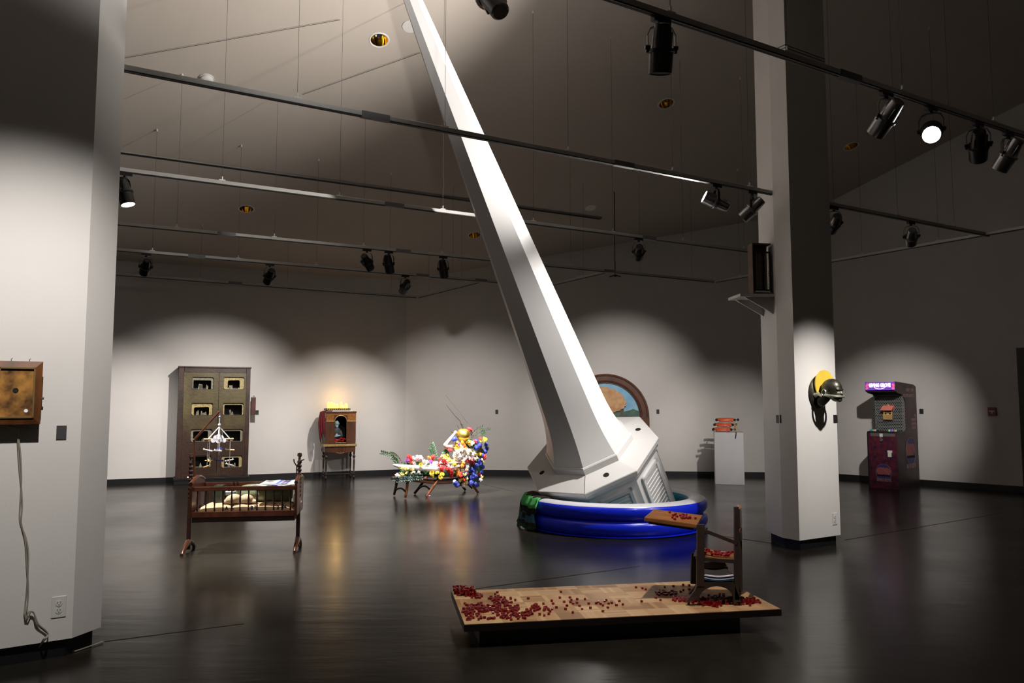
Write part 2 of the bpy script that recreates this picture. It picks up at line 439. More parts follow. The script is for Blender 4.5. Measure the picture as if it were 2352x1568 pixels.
lamp('T0', 2315, 'silver spotlight at the right edge, pointing down left', RM @ Vector((.36, 0, 1.05)), met=silverm, power=500 * PW, size=44, blend=1)
lamp('T0', 1128, 'lit spotlight cut off by the top edge above the spire', (-1.9, 5.6, 7.4), met=silverm, on=True, power=750 * PW, size=120, blend=1)
lamp('T0', -.55, 'spotlight above the viewer aimed at the wooden box on the left column', LM @ Vector((.80, 0, 1.35)), power=300 * PW, size=76, blend=1)

# ---------------------------------------------------------------- ceiling fittings
gold = M('gold_reflector', (0.75, 0.52, 0.12), 0.12, 1.0)
whitep = M('white_plastic', (0.65, 0.63, 0.6), 0.5)
nC = Vector((-.12652, .30566, 1)).normalized()
def cmat(p):
    q = Vector((0, 0, 1)).rotation_difference(nC); return Matrix.Translation(p) @ q.to_matrix().to_4x4()
DL = []
for i, (x, y, l) in enumerate([(871, 92, 'large gold recessed ceiling light left of the spire near the top'), (1530, 238, 'gold recessed ceiling light right of the spire'),
        (566, 480, 'gold recessed ceiling light at the left above the lower tracks'), (1090, 540, 'small gold recessed ceiling light just left of the spire'), (1955, 336, 'dim gold recessed ceiling light right of the right column')]):
    t = thing('recessed_downlight', l, 'ceiling light', (0, 0, 0), 0, 'recessed ceiling lights'); t.matrix_world = cmat(on_ceiling(x, y))
    bm = BM(); lathe(bm, [(.105, -.003), (.12, -.008), (.128, -.002), (.128, .002), (.105, .002)], 32, cap=False); obj('trim_ring', bm, whitep, t, True)
    bm = BM(); lathe(bm, [(.108, -.002), (.107, .03), (.10, .06), (.085, .10), (.06, .128), (.03, .14), (0, .142)], 32, cap=False); obj('reflector', bm, gold, t, True)
    bm = BM(); rod(bm, (0, 0, .07), (0, 0, .139), .03, .02, 16); obj('bulb', bm, offlens, t, True)
    DL.append(t.matrix_world.copy())
bmc = BM()
for m_ in DL: rod(bmc, m_ @ Vector((0, 0, -.1)), m_ @ Vector((0, 0, .155)), .1095, seg=32)
cutter = obj('cutter', bmc, ceilm); bo = CEIL.modifiers.new('b', 'BOOLEAN'); bo.operation = 'DIFFERENCE'; bo.object = cutter; bo.solver = 'EXACT'
bpy.context.view_layer.update(); dg_ = bpy.context.evaluated_depsgraph_get(); me_ = bpy.data.meshes.new_from_object(CEIL.evaluated_get(dg_)); CEIL.modifiers.clear(); CEIL.data = me_; bpy.data.objects.remove(cutter)
t = thing('smoke_detector', 'round white smoke detector on the ceiling behind the left track', 'smoke detector'); t.matrix_world = cmat(on_ceiling(475, 180))
bm = BM(); lathe(bm, [(0, -.05), (.05, -.05), (.075, -.03), (.08, 0)], 28); obj('housing', bm, whitep, t, True)
bm = BM(); lathe(bm, [(.081, -.012), (.09, -.012), (.09, 0)], 28, cap=False); obj('mounting_ring', bm, whitep, t, True)
bm = BM(); lathe(bm, [(0, -.008), (.10, -.008), (.105, 0)], 28); o = obj('ceiling_cover_plate', bm, whitep, None, True); o.matrix_world = cmat(on_ceiling(943, 60)); tag(o, 'round white cover plate on the ceiling touching the spire', 'cover plate')
bm = BM(); lathe(bm, [(0, -.008), (.10, -.008), (.105, 0)], 28); o = obj('ceiling_cover_plate', bm, whitep, None, True); o.matrix_world = cmat(on_ceiling(1356, 477)); tag(o, 'dim round cover plate on the ceiling beyond the slot end', 'cover plate')
# long linear slot diffuser
a, b = on_ceiling(230, 344), on_ceiling(1380, 502)
t = thing('ceiling_slot_diffuser', 'long dark double slot running across the ceiling', 'air diffuser', a)
d = (b - a); q = Vector((1, 0, 0)).rotation_difference(d); t.rotation_mode = 'QUATERNION'; t.rotation_quaternion = q
bm = BM(); L = d.length; boxb(bm, 0, L, -.05, .05, -.006, .01); obj('frame', bm, M('diffuser_grey', (.3, .28, .25), .6), t)
for s in (-.024, .024):
    bm = BM(); boxb(bm, .01, L - .01, s - .016, s + .016, -.012, -.003); obj('slot', bm, slotm, t)
# thin feed cables lying slack between track and ceiling
def cable(name, label, pts, r, m, cat='cable'):
    bm = BM(); tube(bm, pts, r, 6); return tag(obj(name, bm, m, None, True), label, cat)
for l, q0, q1 in [('thin slanting cable from the left column to the ceiling near the top', (262, 134), (781, 42)), ('thin slanting cable rising from the near track toward the spire', (695, 214), (965, 118))]:
    cable('ceiling_cable', l, [on_ceiling(*q0) - Vector((0, 0, .02)), on_ceiling(*q1) - Vector((0, 0, .02))], .003, wirem)
# sprinkler / emergency head on the column
t = thing('emergency_light', 'round lamp fitting high on the right column front', 'light fitting', RM @ Vector((.3, -.002, 5.85)), atan2((RCb - RCa).y, (RCb - RCa).x))
bm = BM(); rod(bm, (0, 0, 0), (0, -.05, 0), .12, .11, 28); obj('base', bm, whitep, t, True)
bm = BM(); rod(bm, (0, -.04, 0), (0, -.12, 0), .05, .045, 20); obj('lamp_head', bm, blackm, t, True)
for x, y, l in [(1413, 633, 'small dark sprinkler head under the far right-hand track')]:
    p = D(x, y, 13.2); t = thing('sprinkler', l, 'sprinkler', p)
    bm = BM(); rod(bm, (0, 0, 0), (0, 0, ceil_z(p.x, p.y) - p.z), .008, seg=8); obj('pipe', bm, blackm, t)
    bm = BM(); rod(bm, (-.1, 0, -.02), (0, 0, .01), .012, seg=8); rod(bm, (.1, 0, -.02), (0, 0, .01), .012, seg=8); ball(bm, (0, 0, 0), .025); obj('deflector', bm, blackm, t, True)

# ---------------------------------------------------------------- steeple
white = M('painted_fibreglass', (0.58, 0.57, 0.565), 0.42, var=0.015, scale=3, coat=0.15)
SR = Matrix(((0.9167, 0.1772, -0.358), (-0.3245, 0.8529, -0.4089), (0.2329, 0.491, 0.8394))).to_4x4()
SCN = Vector((.9356, 9.15, .830))
st = thing('steeple', 'tall white octagonal church steeple leaning left out of the blue pool', 'steeple', SCN)
st.matrix_world = Matrix.Translation(SCN) @ SR
SW = Matrix.Translation(SCN) @ SR
def octa(r, L): return [Vector((r * cos(-pi / 2 + k * pi / 4), r * sin(-pi / 2 + k * pi / 4), L)) for k in range(8)]
def loft(bm, rl, cap0=True, cap1=True):
    rings = [[bm.verts.new(v) for v in octa(r, L)] for r, L in rl]
    for i in range(len(rings) - 1):
        for k in range(8): bm.faces.new((rings[i][k], rings[i][(k + 1) % 8], rings[i + 1][(k + 1) % 8], rings[i + 1][k]))
    if cap0: bm.faces.new(rings[0][::-1])
    if cap1: bm.faces.new(rings[-1])
    return rings
HS = 6.66
prof = []
for i in range(15):
    L = .14 + (.80 - .14) * i / 14; u = i / 14
    prof.append((.4303 * (1 - L / HS) + .095 * (1 - u) ** 2.6, L))
prof += [(.4303 * (1 - L / HS), L) for L in (1.5, 3.0, 4.5, 5.8, 6.5, 6.62)]
bm = BM(); loft(bm, prof); obj('spire', bm, white, st, True)
bm = BM(); loft(bm, [(.50, .03), (.538, .035), (.538, .125), (.527, .14), (.40, .142)]); obj('base_ring', bm, white, st)
bm = BM(); loft(bm, [(.40, .06), (.54, .052), (.815, .004), (.821, -.004), (.815, -.05), (.785, -.058), (.785, -.10), (.76, -.112), (.60, -.112)]); obj('cornice', bm, white, st)
# body, cut where it meets the pool floor and wall
bm = BM(); loft(bm, [(.745, -.10), (.745, -2.2)])
SWI = SW.inverted()
def cut(bm, pw, nw):
    po = SWI @ Vector(pw); no = (SWI.to_3x3() @ Vector(nw)).normalized()
    g = bmesh.ops.bisect_plane(bm, geom=bm.verts[:] + bm.edges[:] + bm.faces[:], plane_co=po, plane_no=no, clear_outer=True)
    e = [x for x in g['geom_cut'] if isinstance(x, bmesh.types.BMEdge)]
    if e: bmesh.ops.holes_fill(bm, edges=e)
PC = Vector((1.21, 9.20, 0)); PR = 1.07
cuts = [((0, 0, .035), (0, 0, -1))] + [(PC + Vector((cos(a), sin(a), 0)) * .83, (cos(a), sin(a), 0)) for a in [radians(q) for q in range(-20, 200, 15)]]
for c in cuts: cut(bm, *c)
obj('tower_body', bm, white, st)
# louvred panels on the eight sides
ap = .745 * cos(pi / 8)
def louvre(k):
    a = -pi / 2 + (k + .5) * pi / 4
    out = Vector((cos(a), sin(a), 0)); tx = Vector((-sin(a), cos(a), 0)); up = Vector((0, 0, 1))
    Mx = Matrix((tx, out, up)).transposed().to_4x4(); Mx.translation = out * ap
    bm = BM(); w = .205; top = -.20; bot = -1.25; b = .05; pr = .032
    for (x0, x1, z0, z1) in [(-w, w, top - b, top), (-w, w, bot, bot + b), (-w, -w + b, bot, top), (w - b, w, bot, top)]:
        boxb(bm, x0, x1, -.01, pr, z0, z1, Mx)
    bevel(bm, .01, 2)
    for c in cuts[:]: cut(bm, *c)
    f = obj('louvre_frame', bm, white, st)
    bm = BM(); z = top - b - .012
    while z > bot + b + .05:
        c = z - .03
        box(bm, 2 * (w - b), .010, .058, (0, .014, c), (radians(-11), 0, 0), mat=Mx)
        z -= .052
    for c in cuts[:]: cut(bm, *c)
    if bm.verts: obj('louvre_slats', bm, white, f)
    else: bm.free()
for k in (7, 0, 1, 2): louvre(k)
holem = M('bolt_hole_black', (.003, .003, .003), .9)
for k in (0, 2, 4, 6):
    a = -pi / 2 + (k + .5) * pi / 4; out = Vector((cos(a), sin(a), 0))
    sl = Vector((out.x * .262, out.y * .262, -.048)).normalized(); nn = Vector((out.x * .048, out.y * .048, .262)).normalized()
    c = out * .625 + Vector((0, 0, .0275)); bm = BM(); rod(bm, c - nn * .01, c + nn * .0035, .033, seg=24); obj('bolt_hole', bm, holem, st)
bm = BM(); v = octa(.547, .052)[0]; w_ = octa(.825, .004)[0]; rod(bm, v, w_, .004, seg=6); rod(bm, w_, octa(.825, -.05)[0], .004, seg=6); obj('corner_seam', bm, M('seam_grey', (.25, .24, .23), .7), st)

# ---------------------------------------------------------------- pool
vinyl_b = M('blue_vinyl', (0.006, 0.022, 0.66), 0.28, coat=0.2, var=.05, scale=2)
vinyl_w = M('white_vinyl', (0.60, 0.60, 0.64), 0.35)
vinyl_t = M('teal_vinyl', (0.01, 0.20, 0.30), 0.4)
pool = thing('inflatable_pool', 'round blue inflatable paddling pool with white rim holding the steeple', 'inflatable pool', PC)
def ring(prof_pts, m, name):
    bm = BM(); n = 96; rings = []
    for k in range(n):
        a = 2 * pi * k / n; rings.append([bm.verts.new((r * cos(a), r * sin(a), z)) for r, z in prof_pts])
    m_ = len(prof_pts)
    for k in range(n):
        A, B = rings[k], rings[(k + 1) % n]
        for i in range(m_): bm.faces.new((A[i], A[(i + 1) % m_], B[(i + 1) % m_], B[i]))
    return bm
def sup(cr, cz, a, b, n=28, e=0.75):
    out = []
    for i in range(n):
        t = 2 * pi * i / n; c, s = cos(t), sin(t)
        out.append((cr + a * math.copysign(abs(c) ** e, c), cz + b * math.copysign(abs(s) ** e, s)))
    return out
def pool_ring(name, cr, cz, a, b, whitetop):
    pts = sup(cr, cz, a, b); bm = ring(pts, None, name)
    bm.faces.ensure_lookup_table(); n = len(pts)
    bm.normal_update()
    for f in bm.faces:
        c = f.calc_center_median(); r = hypot(c.x, c.y)
        if whitetop and c.z > cz + b * .62 : f.material_index = 1
        elif r < cr - a * .45: f.material_index = 2
    o = obj(name, bm, [vinyl_b, vinyl_w, vinyl_t], pool, 'all'); return o
pool_ring('upper_tube', PR - .115, .262, .115, .088, True)
pool_ring('lower_tube', PR - .115, .098, .118, .085, False)
bm = BM(); lathe(bm, [(0, .0), (PR - .02, .0), (PR - .0, .012), (PR - .06, .03), (PR - .2, .03), (0, .03)], 96); 
for f in bm.faces:
    c = f.calc_center_median()
    if hypot(c.x, c.y) < PR - .15 and c.z > .02: f.material_index = 1
obj('pool_floor', bm, [vinyl_b, vinyl_t], pool, True)
# ================================================================ things on the left column
def onplane(Mx, x, y, off=0.0):
    o = Mx.translation; n = Mx.to_3x3() @ Vector((0, -1, 0)); a = o + n * off
    r = ray(x, y); c = Vector((0, 0, HC)); t = (a - c).dot(n) / r.dot(n)
    return c + r * t
def loc(Mx, p): return Mx.inverted() @ p
def blob(name, parts, m, parent=None, vox=.008, smooth_it=6, label=None):
    """parts: ('e', centre, (rx,ry,rz), rot) or ('c', p0, p1, r0, r1); fused into one continuous skin"""
    bm = BM()
    for q in parts:
        if q[0] == 'e': ball(bm, q[1], 1.0, q[2], 3, q[3] if len(q) > 3 else None)
        else:
            p0, p1 = Vector(q[1]), Vector(q[2]); n = 8
            rod(bm, p0, p1, q[3], q[4], 16); ball(bm, p0, q[3], sub=2); ball(bm, p1, q[4], sub=2)
    o = obj(name, bm, m, parent, 'all', label)
    r = o.modifiers.new('r', 'REMESH'); r.mode = 'VOXEL'; r.voxel_size = vox; r.use_smooth_shade = True
    if smooth_it:
        s = o.modifiers.new('sm', 'SMOOTH'); s.factor = .5; s.iterations = smooth_it
    return o
amber = M('amber_varnished_wood', (0.12, 0.042, 0.010), 0.5, var=.5, scale=9, spec=.3, stretch=(1, 1, .25))
brass = M('brass_trim', (0.50, 0.33, 0.14), 0.3, .8)
darkw = M('dark_wood', (0.035, 0.016, 0.008), 0.4, var=.4, scale=10, coat=.2)
c = onplane(LM, 36, 902, 0.0); cl = loc(LM, c)
t = thing('wall_box', 'old amber wooden wall box with a round hole, hung on the left column', 'wooden box', LM @ Vector((cl.x, 0, cl.z)), atan2(dL.y, dL.x))
w, h, dp = .118, .172, .095
bm = BM(); boxb(bm, -w + .006, w - .006, -dp + .02, -.001, -h + .006, h - .006); obj('case', bm, darkw, t)
bm = BM()
def frame_ring(bm, w0, h0, y0, w1, h1, y1):
    A = [bm.verts.new((sx * w0, y0, sz * h0)) for sx, sz in ((-1, -1), (1, -1), (1, 1), (-1, 1))]
    B = [bm.verts.new((sx * w1, y1, sz * h1)) for sx, sz in ((-1, -1), (1, -1), (1, 1), (-1, 1))]
    for i in range(4): bm.faces.new((A[i], A[(i + 1) % 4], B[(i + 1) % 4], B[i]))
frame_ring(bm, w, h, -dp + .03, w, h, -dp); frame_ring(bm, w, h, -dp, w - .04, h - .04, -dp - .012); frame_ring(bm, w - .04, h - .04, -dp - .012, w - .04, h - .04, -dp + .01)
obj('moulded_frame', bm, amber, t)
bm = BM()
for (x0, x1, z0, z1) in [(-w + .034, w - .034, h - .042, h - .034), (-w + .034, w - .034, -h + .034, -h + .042), (-w + .034, -w + .042, -h + .034, h - .034), (w - .042, w - .034, -h + .034, h - .034)]:
    boxb(bm, x0, x1, -dp - .016, -dp - .004, z0, z1)
obj('gilt_slip', bm, brass, t)
panel = M('tarnished_amber_panel', (0.05, 0.022, 0.012), 0.35, scale=9, col2=(0.50, 0.24, 0.05), coat=.3)
bm = BM(); boxb(bm, -w + .04, w - .04, -dp - .003, -dp + .01, -h + .04, h - .04); obj('front_panel', bm, panel, t)
bm = BM(); rod(bm, (-.004, -dp - .0045, .012), (-.004, -dp, .012), .014, seg=24); obj('spy_hole', bm, holem, t)
bm = BM(); rod(bm, (.048, -dp - .006, -.098), (.048, -dp - .002, -.098), .0095, seg=24); obj('white_sticker', bm, M('white_sticker', (.85, .85, .85), .6), t)
bm = BM()
for x in (-.03, .055): tube(bm, [(x, -dp + .03, h - .002), (x, -dp + .03, h + .012), (x + .006, -dp + .03, h + .016)], .0018, 6)
obj('hanging_hook', bm, darkw, t)
bm = BM(); boxb(bm, w, w + .006, -.06, -.05, -.09, .09); rod(bm, (w, -.055, -.03), (w + .014, -.055, -.03), .007); obj('side_latch', bm, darkw, t)
# cord
cordm = M('grey_brown_cord', (0.27, 0.24, 0.20), 0.6)
def colpt(x, y, off): return onplane(LM, x, y, off)
pts = [(20, 978, .04), (34, 981, .04), (42, 990, .035), (41, 1004, .02), (42, 1040, .012), (46, 1090, .012), (50, 1130, .012), (51, 1165, .012), (49, 1200, .012), (57, 1235, .012), (60, 1270, .012), (62, 1310, .012), (65, 1350, .012), (63, 1388, .012), (58, 1410, .02), (60, 1420, .02), (66, 1404, .02), (78, 1408, .02), (88, 1432, .02), (106, 1448, .02), (110, 1458, .02), (98, 1470, .03)]
P3 = [colpt(*q) for q in pts]; floorpts = [G(x, y, .006) for x, y in ((84, 1500), (78, 1512), (100, 1506), (140, 1500), (175, 1494), (205, 1484), (236, 1473))]
def smoothp(P, n=4):
    out = []
    for i in range(len(P) - 1):
        p0, p1, p2, p3 = P[max(i - 1, 0)], P[i], P[i + 1], P[min(i + 2, len(P) - 1)]
        for k in range(n):
            u = k / n
            out.append(.5 * ((2 * p1) + (p2 - p0) * u + (2 * p0 - 5 * p1 + 4 * p2 - p3) * u * u + (3 * p1 - p0 - 3 * p2 + p3) * u ** 3))
    return out + [P[-1]]
cable('power_cord', 'twisted grey cord running from the amber box down to the floor', smoothp(P3 + floorpts), .0038, cordm, 'cord')
P4 = [p + Vector((.012 * sin(i * 1.1), .004 * cos(i * 1.1), 0)) for i, p in enumerate(P3[3:])]
cable('power_cord', 'second strand wound around the twisted grey cord on the left column', smoothp(P4 + [G(70, 1506, .006), G(40, 1513, .006), G(-20, 1522, .006)]), .0038, cordm, 'cord')
labm = M('label_black', (0.012, 0.012, 0.013), 0.5)
labg = M('label_grey', (0.045, 0.045, 0.047), 0.5)
outm = M('outlet_white', (0.60, 0.59, 0.56), 0.4)
def wall_label(l, Mx, x, y, w, h, m=labm):
    c = onplane(Mx, x, y); bm = BM(); boxb(bm, -w / 2, w / 2, -.005, .0005, -h / 2, h / 2)
    o = obj('wall_label', bm, m); o.location = c; o.rotation_euler = (0, 0, atan2(Mx[1][0], Mx[0][0])); return tag(o, l, 'wall label')
def outlet(l, Mx, x, y):
    c = onplane(Mx, x, y); t = thing('wall_outlet', l, 'electrical outlet', c, atan2(Mx[1][0], Mx[0][0]))
    bm = BM(); boxb(bm, -.036, .036, -.005, .001, -.058, .058); bevel(bm, .002, 1); obj('cover_plate', bm, outm, t)
    for z in (-.02, .02):
        bm = BM(); rod(bm, (0, -.003, z), (0, -.0075, z), .0165, seg=20); s = obj('socket', bm, outm, t)
        bm = BM(); boxb(bm, -.008, -.0055, -.0082, -.006, z - .001, z + .009); boxb(bm, .0055, .008, -.0082, -.006, z - .001, z + .009); rod(bm, (0, -.006, z - .008), (0, -.0082, z - .008), .0028, seg=10)
        obj('slot_holes', bm, holem, s)
    bm = BM(); rod(bm, (0, -.004, 0), (0, -.0065, 0), .003, seg=10); obj('screw', bm, M('screw', (.4, .4, .38), .4, .8), t)
wall_label('dark grey label on the left column right of the amber box', LM, 141, 993, .050, .078, labg)
outlet('white double outlet low on the left column', LM, 135, 1393)
wall_label('black label on the right column below the bronze head', RM, 1918.5, 961.5, .062, .079)
outlet('white double outlet low on the right column', RM, 1917, 1191)
MB = Matrix.Translation(RCa) @ Matrix.Rotation(atan2(.17, 0) , 4, 'Z')
RB = RM @ Matrix.Rotation(radians(-90), 4, 'Z')         # left face of the column: local x runs back toward the viewer corner
RBm = RM @ Matrix.Translation((0, .2, 0)) @ Matrix.Rotation(radians(-90), 4, 'Z')
wall_label('thin black label on the left face of the right column, the right one of two', RBm, 1793, 962, .016, .08)
RCm = RM @ Matrix.Translation((.17, .54, 0)) @ Matrix.Rotation(atan2(-.34, -.17), 4, 'Z')
wall_label('thin black label on the left face of the right column, the left one of two', RCm, 1786, 962, .05, .08)
def wframe_m(fr): return Matrix.Translation(fr[0]) @ Matrix.Rotation(fr[2], 4, 'Z')
MA, MBk, MC = wframe_m(FA), wframe_m(FB), wframe_m(FC)
wall_label('black label on the left wall beside the left column', MA, 243, 949, .055, .085)
wall_label('black label on the wall right of the tall green cabinet', MA, 590.5, 947, .055, .085)
wall_label('black label on the wall above the end of the flower chaise', MBk, 1141, 945.5, .055, .085)
wall_label('black label on the wall right of the arched painting', MBk, 1511, 945, .055, .085)
wall_label('black label on the right wall beside the arcade machine', MC, 2116.5, 944.5, .065, .085)

# ================================================================ tall cabinet with eight windows
olive = M('olive_brown_paint', (0.036, 0.014, 0.006), 0.5, scale=2.6, col2=(0.095, 0.072, 0.020), bump=.3, bscale=25)
def height_tint(m):      # noise mix shifted by height: more olive towards the top, browner towards the bottom
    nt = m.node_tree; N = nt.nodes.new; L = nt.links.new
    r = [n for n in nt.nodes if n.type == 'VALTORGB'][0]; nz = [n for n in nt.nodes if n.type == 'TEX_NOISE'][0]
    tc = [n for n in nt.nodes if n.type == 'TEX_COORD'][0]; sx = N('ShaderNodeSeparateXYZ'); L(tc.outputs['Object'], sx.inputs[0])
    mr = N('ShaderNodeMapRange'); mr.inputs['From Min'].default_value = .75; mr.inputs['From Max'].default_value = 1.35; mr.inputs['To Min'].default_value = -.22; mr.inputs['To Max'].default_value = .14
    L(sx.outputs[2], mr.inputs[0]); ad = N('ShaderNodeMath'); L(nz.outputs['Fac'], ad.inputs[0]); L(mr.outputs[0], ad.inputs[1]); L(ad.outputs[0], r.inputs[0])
height_tint(olive)
brownp = M('worn_brown_paint', (0.035, 0.014, 0.007), 0.5, var=.5, scale=5, bump=.2)
blackw = M('black_paint', (0.008, 0.007, 0.006), 0.45)
cream = M('cream_plaster', (0.42, 0.33, 0.15), 0.6, var=.35, scale=30, bump=.6, bscale=90)
creamg = M('pale_grey_plaster', (0.24, 0.22, 0.15), 0.6, var=.35, scale=30, bump=.6, bscale=90)
pale = M('pale_miniature', (0.22, 0.20, 0.14), 0.6, var=.4, scale=20)
TL, TR = onwall(FA, 411, 840, .42), onwall(FA, 576, 842, .42)
cw = (TR - TL).length; ch = TL.z
cab = thing('cabinet', 'tall worn olive cabinet with eight small lit windows against the left wall', 'cabinet', (TL.x, TL.y, 0), FA[2])
cd = .40
MCab = Matrix.Translation((TL.x, TL.y, 0)) @ Matrix.Rotation(FA[2], 4, 'Z')
bm = BM(); boxb(bm, 0, .03, .03, cd, .06, ch - .02); boxb(bm, cw - .03, cw, .03, cd, .06, ch - .02); boxb(bm, .03, cw - .03, cd - .03, cd, .06, ch - .02); boxb(bm, 0, cw, .03, cd, ch - .05, ch - .015)
obj('carcass', bm, brownp, cab)
bm = BM(); boxb(bm, -.012, cw + .012, -.015, cd, ch - .03, ch); bevel(bm, .01, 2); obj('top_board', bm, brownp, cab)
bm = BM(); boxb(bm, -.03, cw + .03, -.04, cd, .07, .115); boxb(bm, -.02, cw + .02, -.03, cd, 0.0, .07); bevel(bm, .008, 2); obj('plinth', bm, blackw, cab)
bm = BM(); boxb(bm, 0, .09, 0, .03, .115, ch - .03); boxb(bm, cw - .07, cw, 0, .03, .115, ch - .03); boxb(bm, .09, cw - .07, 0, .03, ch - .11, ch - .03); boxb(bm, .09, cw - .07, 0, .03, .115, .16)
bevel(bm, .004, 1); obj('face_frame', bm, brownp, cab)
def cx_(px, py): return loc(MCab, onplane(MCab, px, py, 0))
xs = [(439, 488), (511.5, 558.5)]; ys = [(865, 894), (925, 953.5), (985, 1014), (1045.5, 1073)]
seamx = cx_(501, 950).x
def rrect(x0, x1, z0, z1, r, n=6):
    out = []
    for cx, cz, a0 in ((x1 - r, z0 + r, -pi / 2), (x1 - r, z1 - r, 0), (x0 + r, z1 - r, pi / 2), (x0 + r, z0 + r, pi)):
        for i in range(n): a = a0 + (pi / 2) * i / (n - 1); out.append((cx + r * cos(a), cz + r * sin(a)))
    return out
def ringplate(bm, outer, inner, y0, y1):
    n = len(outer); V = [[bm.verts.new((p[0], y, p[1])) for p in L] for L, y in ((outer, y0), (inner, y0), (outer, y1), (inner, y1))]
    for i in range(n):
        j = (i + 1) % n
        bm.faces.new((V[0][i], V[0][j], V[1][j], V[1][i])); bm.faces.new((V[2][i], V[2][j], V[3][j], V[3][i]))
        bm.faces.new((V[0][i], V[0][j], V[2][j], V[2][i])); bm.faces.new((V[1][i], V[1][j], V[3][j], V[3][i]))
for di, (xa, xb) in enumerate(xs):
    d0, d1 = (.09, seamx - .003) if di == 0 else (seamx + .003, cw - .07)
    bm = BM(); zt = ch - .11; zb = .16
    wins = []
    for (ya, yb) in ys:
        A = cx_(xa, ya); B = cx_(xb, yb); wins.append((A.x, B.x, B.z, A.z))
    x0 = sum(q[0] for q in wins) / 4; x1 = sum(q[1] for q in wins) / 4
    boxb(bm, d0, x0, 0.004, .028, zb, zt); boxb(bm, x1, d1, .004, .028, zb, zt)
    zz = [zt] + [v for q in wins for v in (q[3], q[2])] + [zb]
    for i in range(0, len(zz), 2): boxb(bm, x0, x1, .004, .028, zz[i + 1], zz[i])
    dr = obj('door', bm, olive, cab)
    for wi, q in enumerate(wins):
        z0, z1 = q[2], q[3]; W = x1 - x0; Hh = z1 - z0
        outer = rrect(x0 - .001, x1 + .001, z0 - .001, z1 + .001, .004); ins = rrect(x0 + .004, x1 - .004, z0 + .004, z1 - .004, .035)
        bm = BM(); ringplate(bm, outer, ins, .003, .03); fr = obj('window_frame', bm, darkw, dr)
        # stage front behind the opening
        o2 = rrect(x0 - .01, x1 + .01, z0 - .01, z1 + .01, .01); k = (di, wi)
        m = {(0, 0): creamg, (1, 0): cream, (0, 1): cream, (1, 1): cream, (0, 2): creamg, (1, 2): creamg, (0, 3): creamg, (1, 3): cream}[k]
        tl, tr_, tt, tb = {(0, 0): (.06, .12, .22, 0), (1, 0): (.2, .22, .24, .04), (0, 1): (.12, .18, .25, 0), (1, 1): (.07, .07, .16, .0), (0, 2): (.12, .2, .14, 0), (1, 2): (.05, .12, .12, 0), (0, 3): (.0, .1, .1, 0), (1, 3): (.14, .16, .18, 0)}[k]
        i2 = rrect(x0 + W * tl, x1 - W * tr_, z0 + Hh * tb + .001, z1 - Hh * tt, .02)
        n2 = []
        for (x, z) in i2:
            u = (x - x0) / W
            if z > z0 + Hh * .5: z -= {0: .012, 1: .0, 2: .01, 3: .006}[wi] * abs(sin(u * (9 if wi != 1 else 3.1))) + (0.035 * abs(u - .5) * 2 if k == (0, 1) else 0)
            n2.append((x, z))
        bm = BM(); ringplate(bm, o2, n2, .034, .045); obj('stage_front', bm, m, dr)
        bm = BM(); boxb(bm, x0 - .015, x1 + .015, .05, cd - .05, z0 - .02, z0 + .004); random.seed(di * 7 + wi)
        # miniature props on the little stage
        for _ in range(0 if k in ((0, 3),) else (5 if wi < 2 else 3)):
            px = x0 + W * random.uniform(.25, .75); hh = random.uniform(.03, .10) * (1 if wi != 2 else .8); ww = random.uniform(.008, .03)
            if random.random() < .5: rod(bm, (px, .09 + random.uniform(0, .05), z0), (px, .1, z0 + hh), ww * .8, ww * .4, 10)
            else: box(bm, ww * 2, .02, hh, (px, .1, z0 + hh / 2), (0, random.uniform(-.2, .2), 0))
        if k == (0, 3): rod(bm, (x0 + W * .5, .1, z0), (x0 + W * .5, .1, z0 + .08), .03, .004, 12)
        obj('stage_props', bm, pale, dr)
random.seed(5)
bm = BM(); boxb(bm, .03, cw - .03, cd - .06, cd - .035, .1, ch - .05); obj('dark_backing', bm, blackw, cab)
# framed paddle on the right side
pc = onwall(FA, 581, 932, .20); t = thing('side_plaque', 'narrow reddish wooden case hanging on the cabinet right side', 'wooden case', pc, FA[2])
bm = BM(); boxb(bm, -.035, .045, -.05, .05, -.16, .16); bevel(bm, .006, 2); obj('case', bm, M('red_brown_wood', (.075, .022, .014), .45, var=.3), t)
bm = BM(); tube(bm, [(.0, 0, .155), (.0, 0, .185), (.012, 0, .19), (.02, 0, .16)], .004, 6); obj('hanging_loop', bm, darkw, t)

# ================================================================ radio cabinet with niche
wal = M('walnut_veneer', (0.085, 0.026, 0.009), 0.32, var=.45, scale=7, coat=.3, stretch=(3, 3, .5))
burl = M('honey_burl', (0.26, 0.095, 0.018), 0.3, var=.35, scale=22, coat=.3)
giltm = M('gilt_edge', (0.50, 0.34, 0.14), 0.4, .5, var=.3, scale=40)
BL = onwall(FA, 748, 1000, .50); BRr = onwall(FA, 817, 1000, .50); rw = (BRr - BL).length
rad = thing('radio_cabinet', 'antique walnut radio cabinet on turned legs with an arched niche', 'cabinet', (BL.x, BL.y, 0), FA[2])
RMx = Matrix.Translation((BL.x, BL.y, 0)) @ Matrix.Rotation(FA[2], 4, 'Z')
RD = .36; zt, zb = 1.262, .655
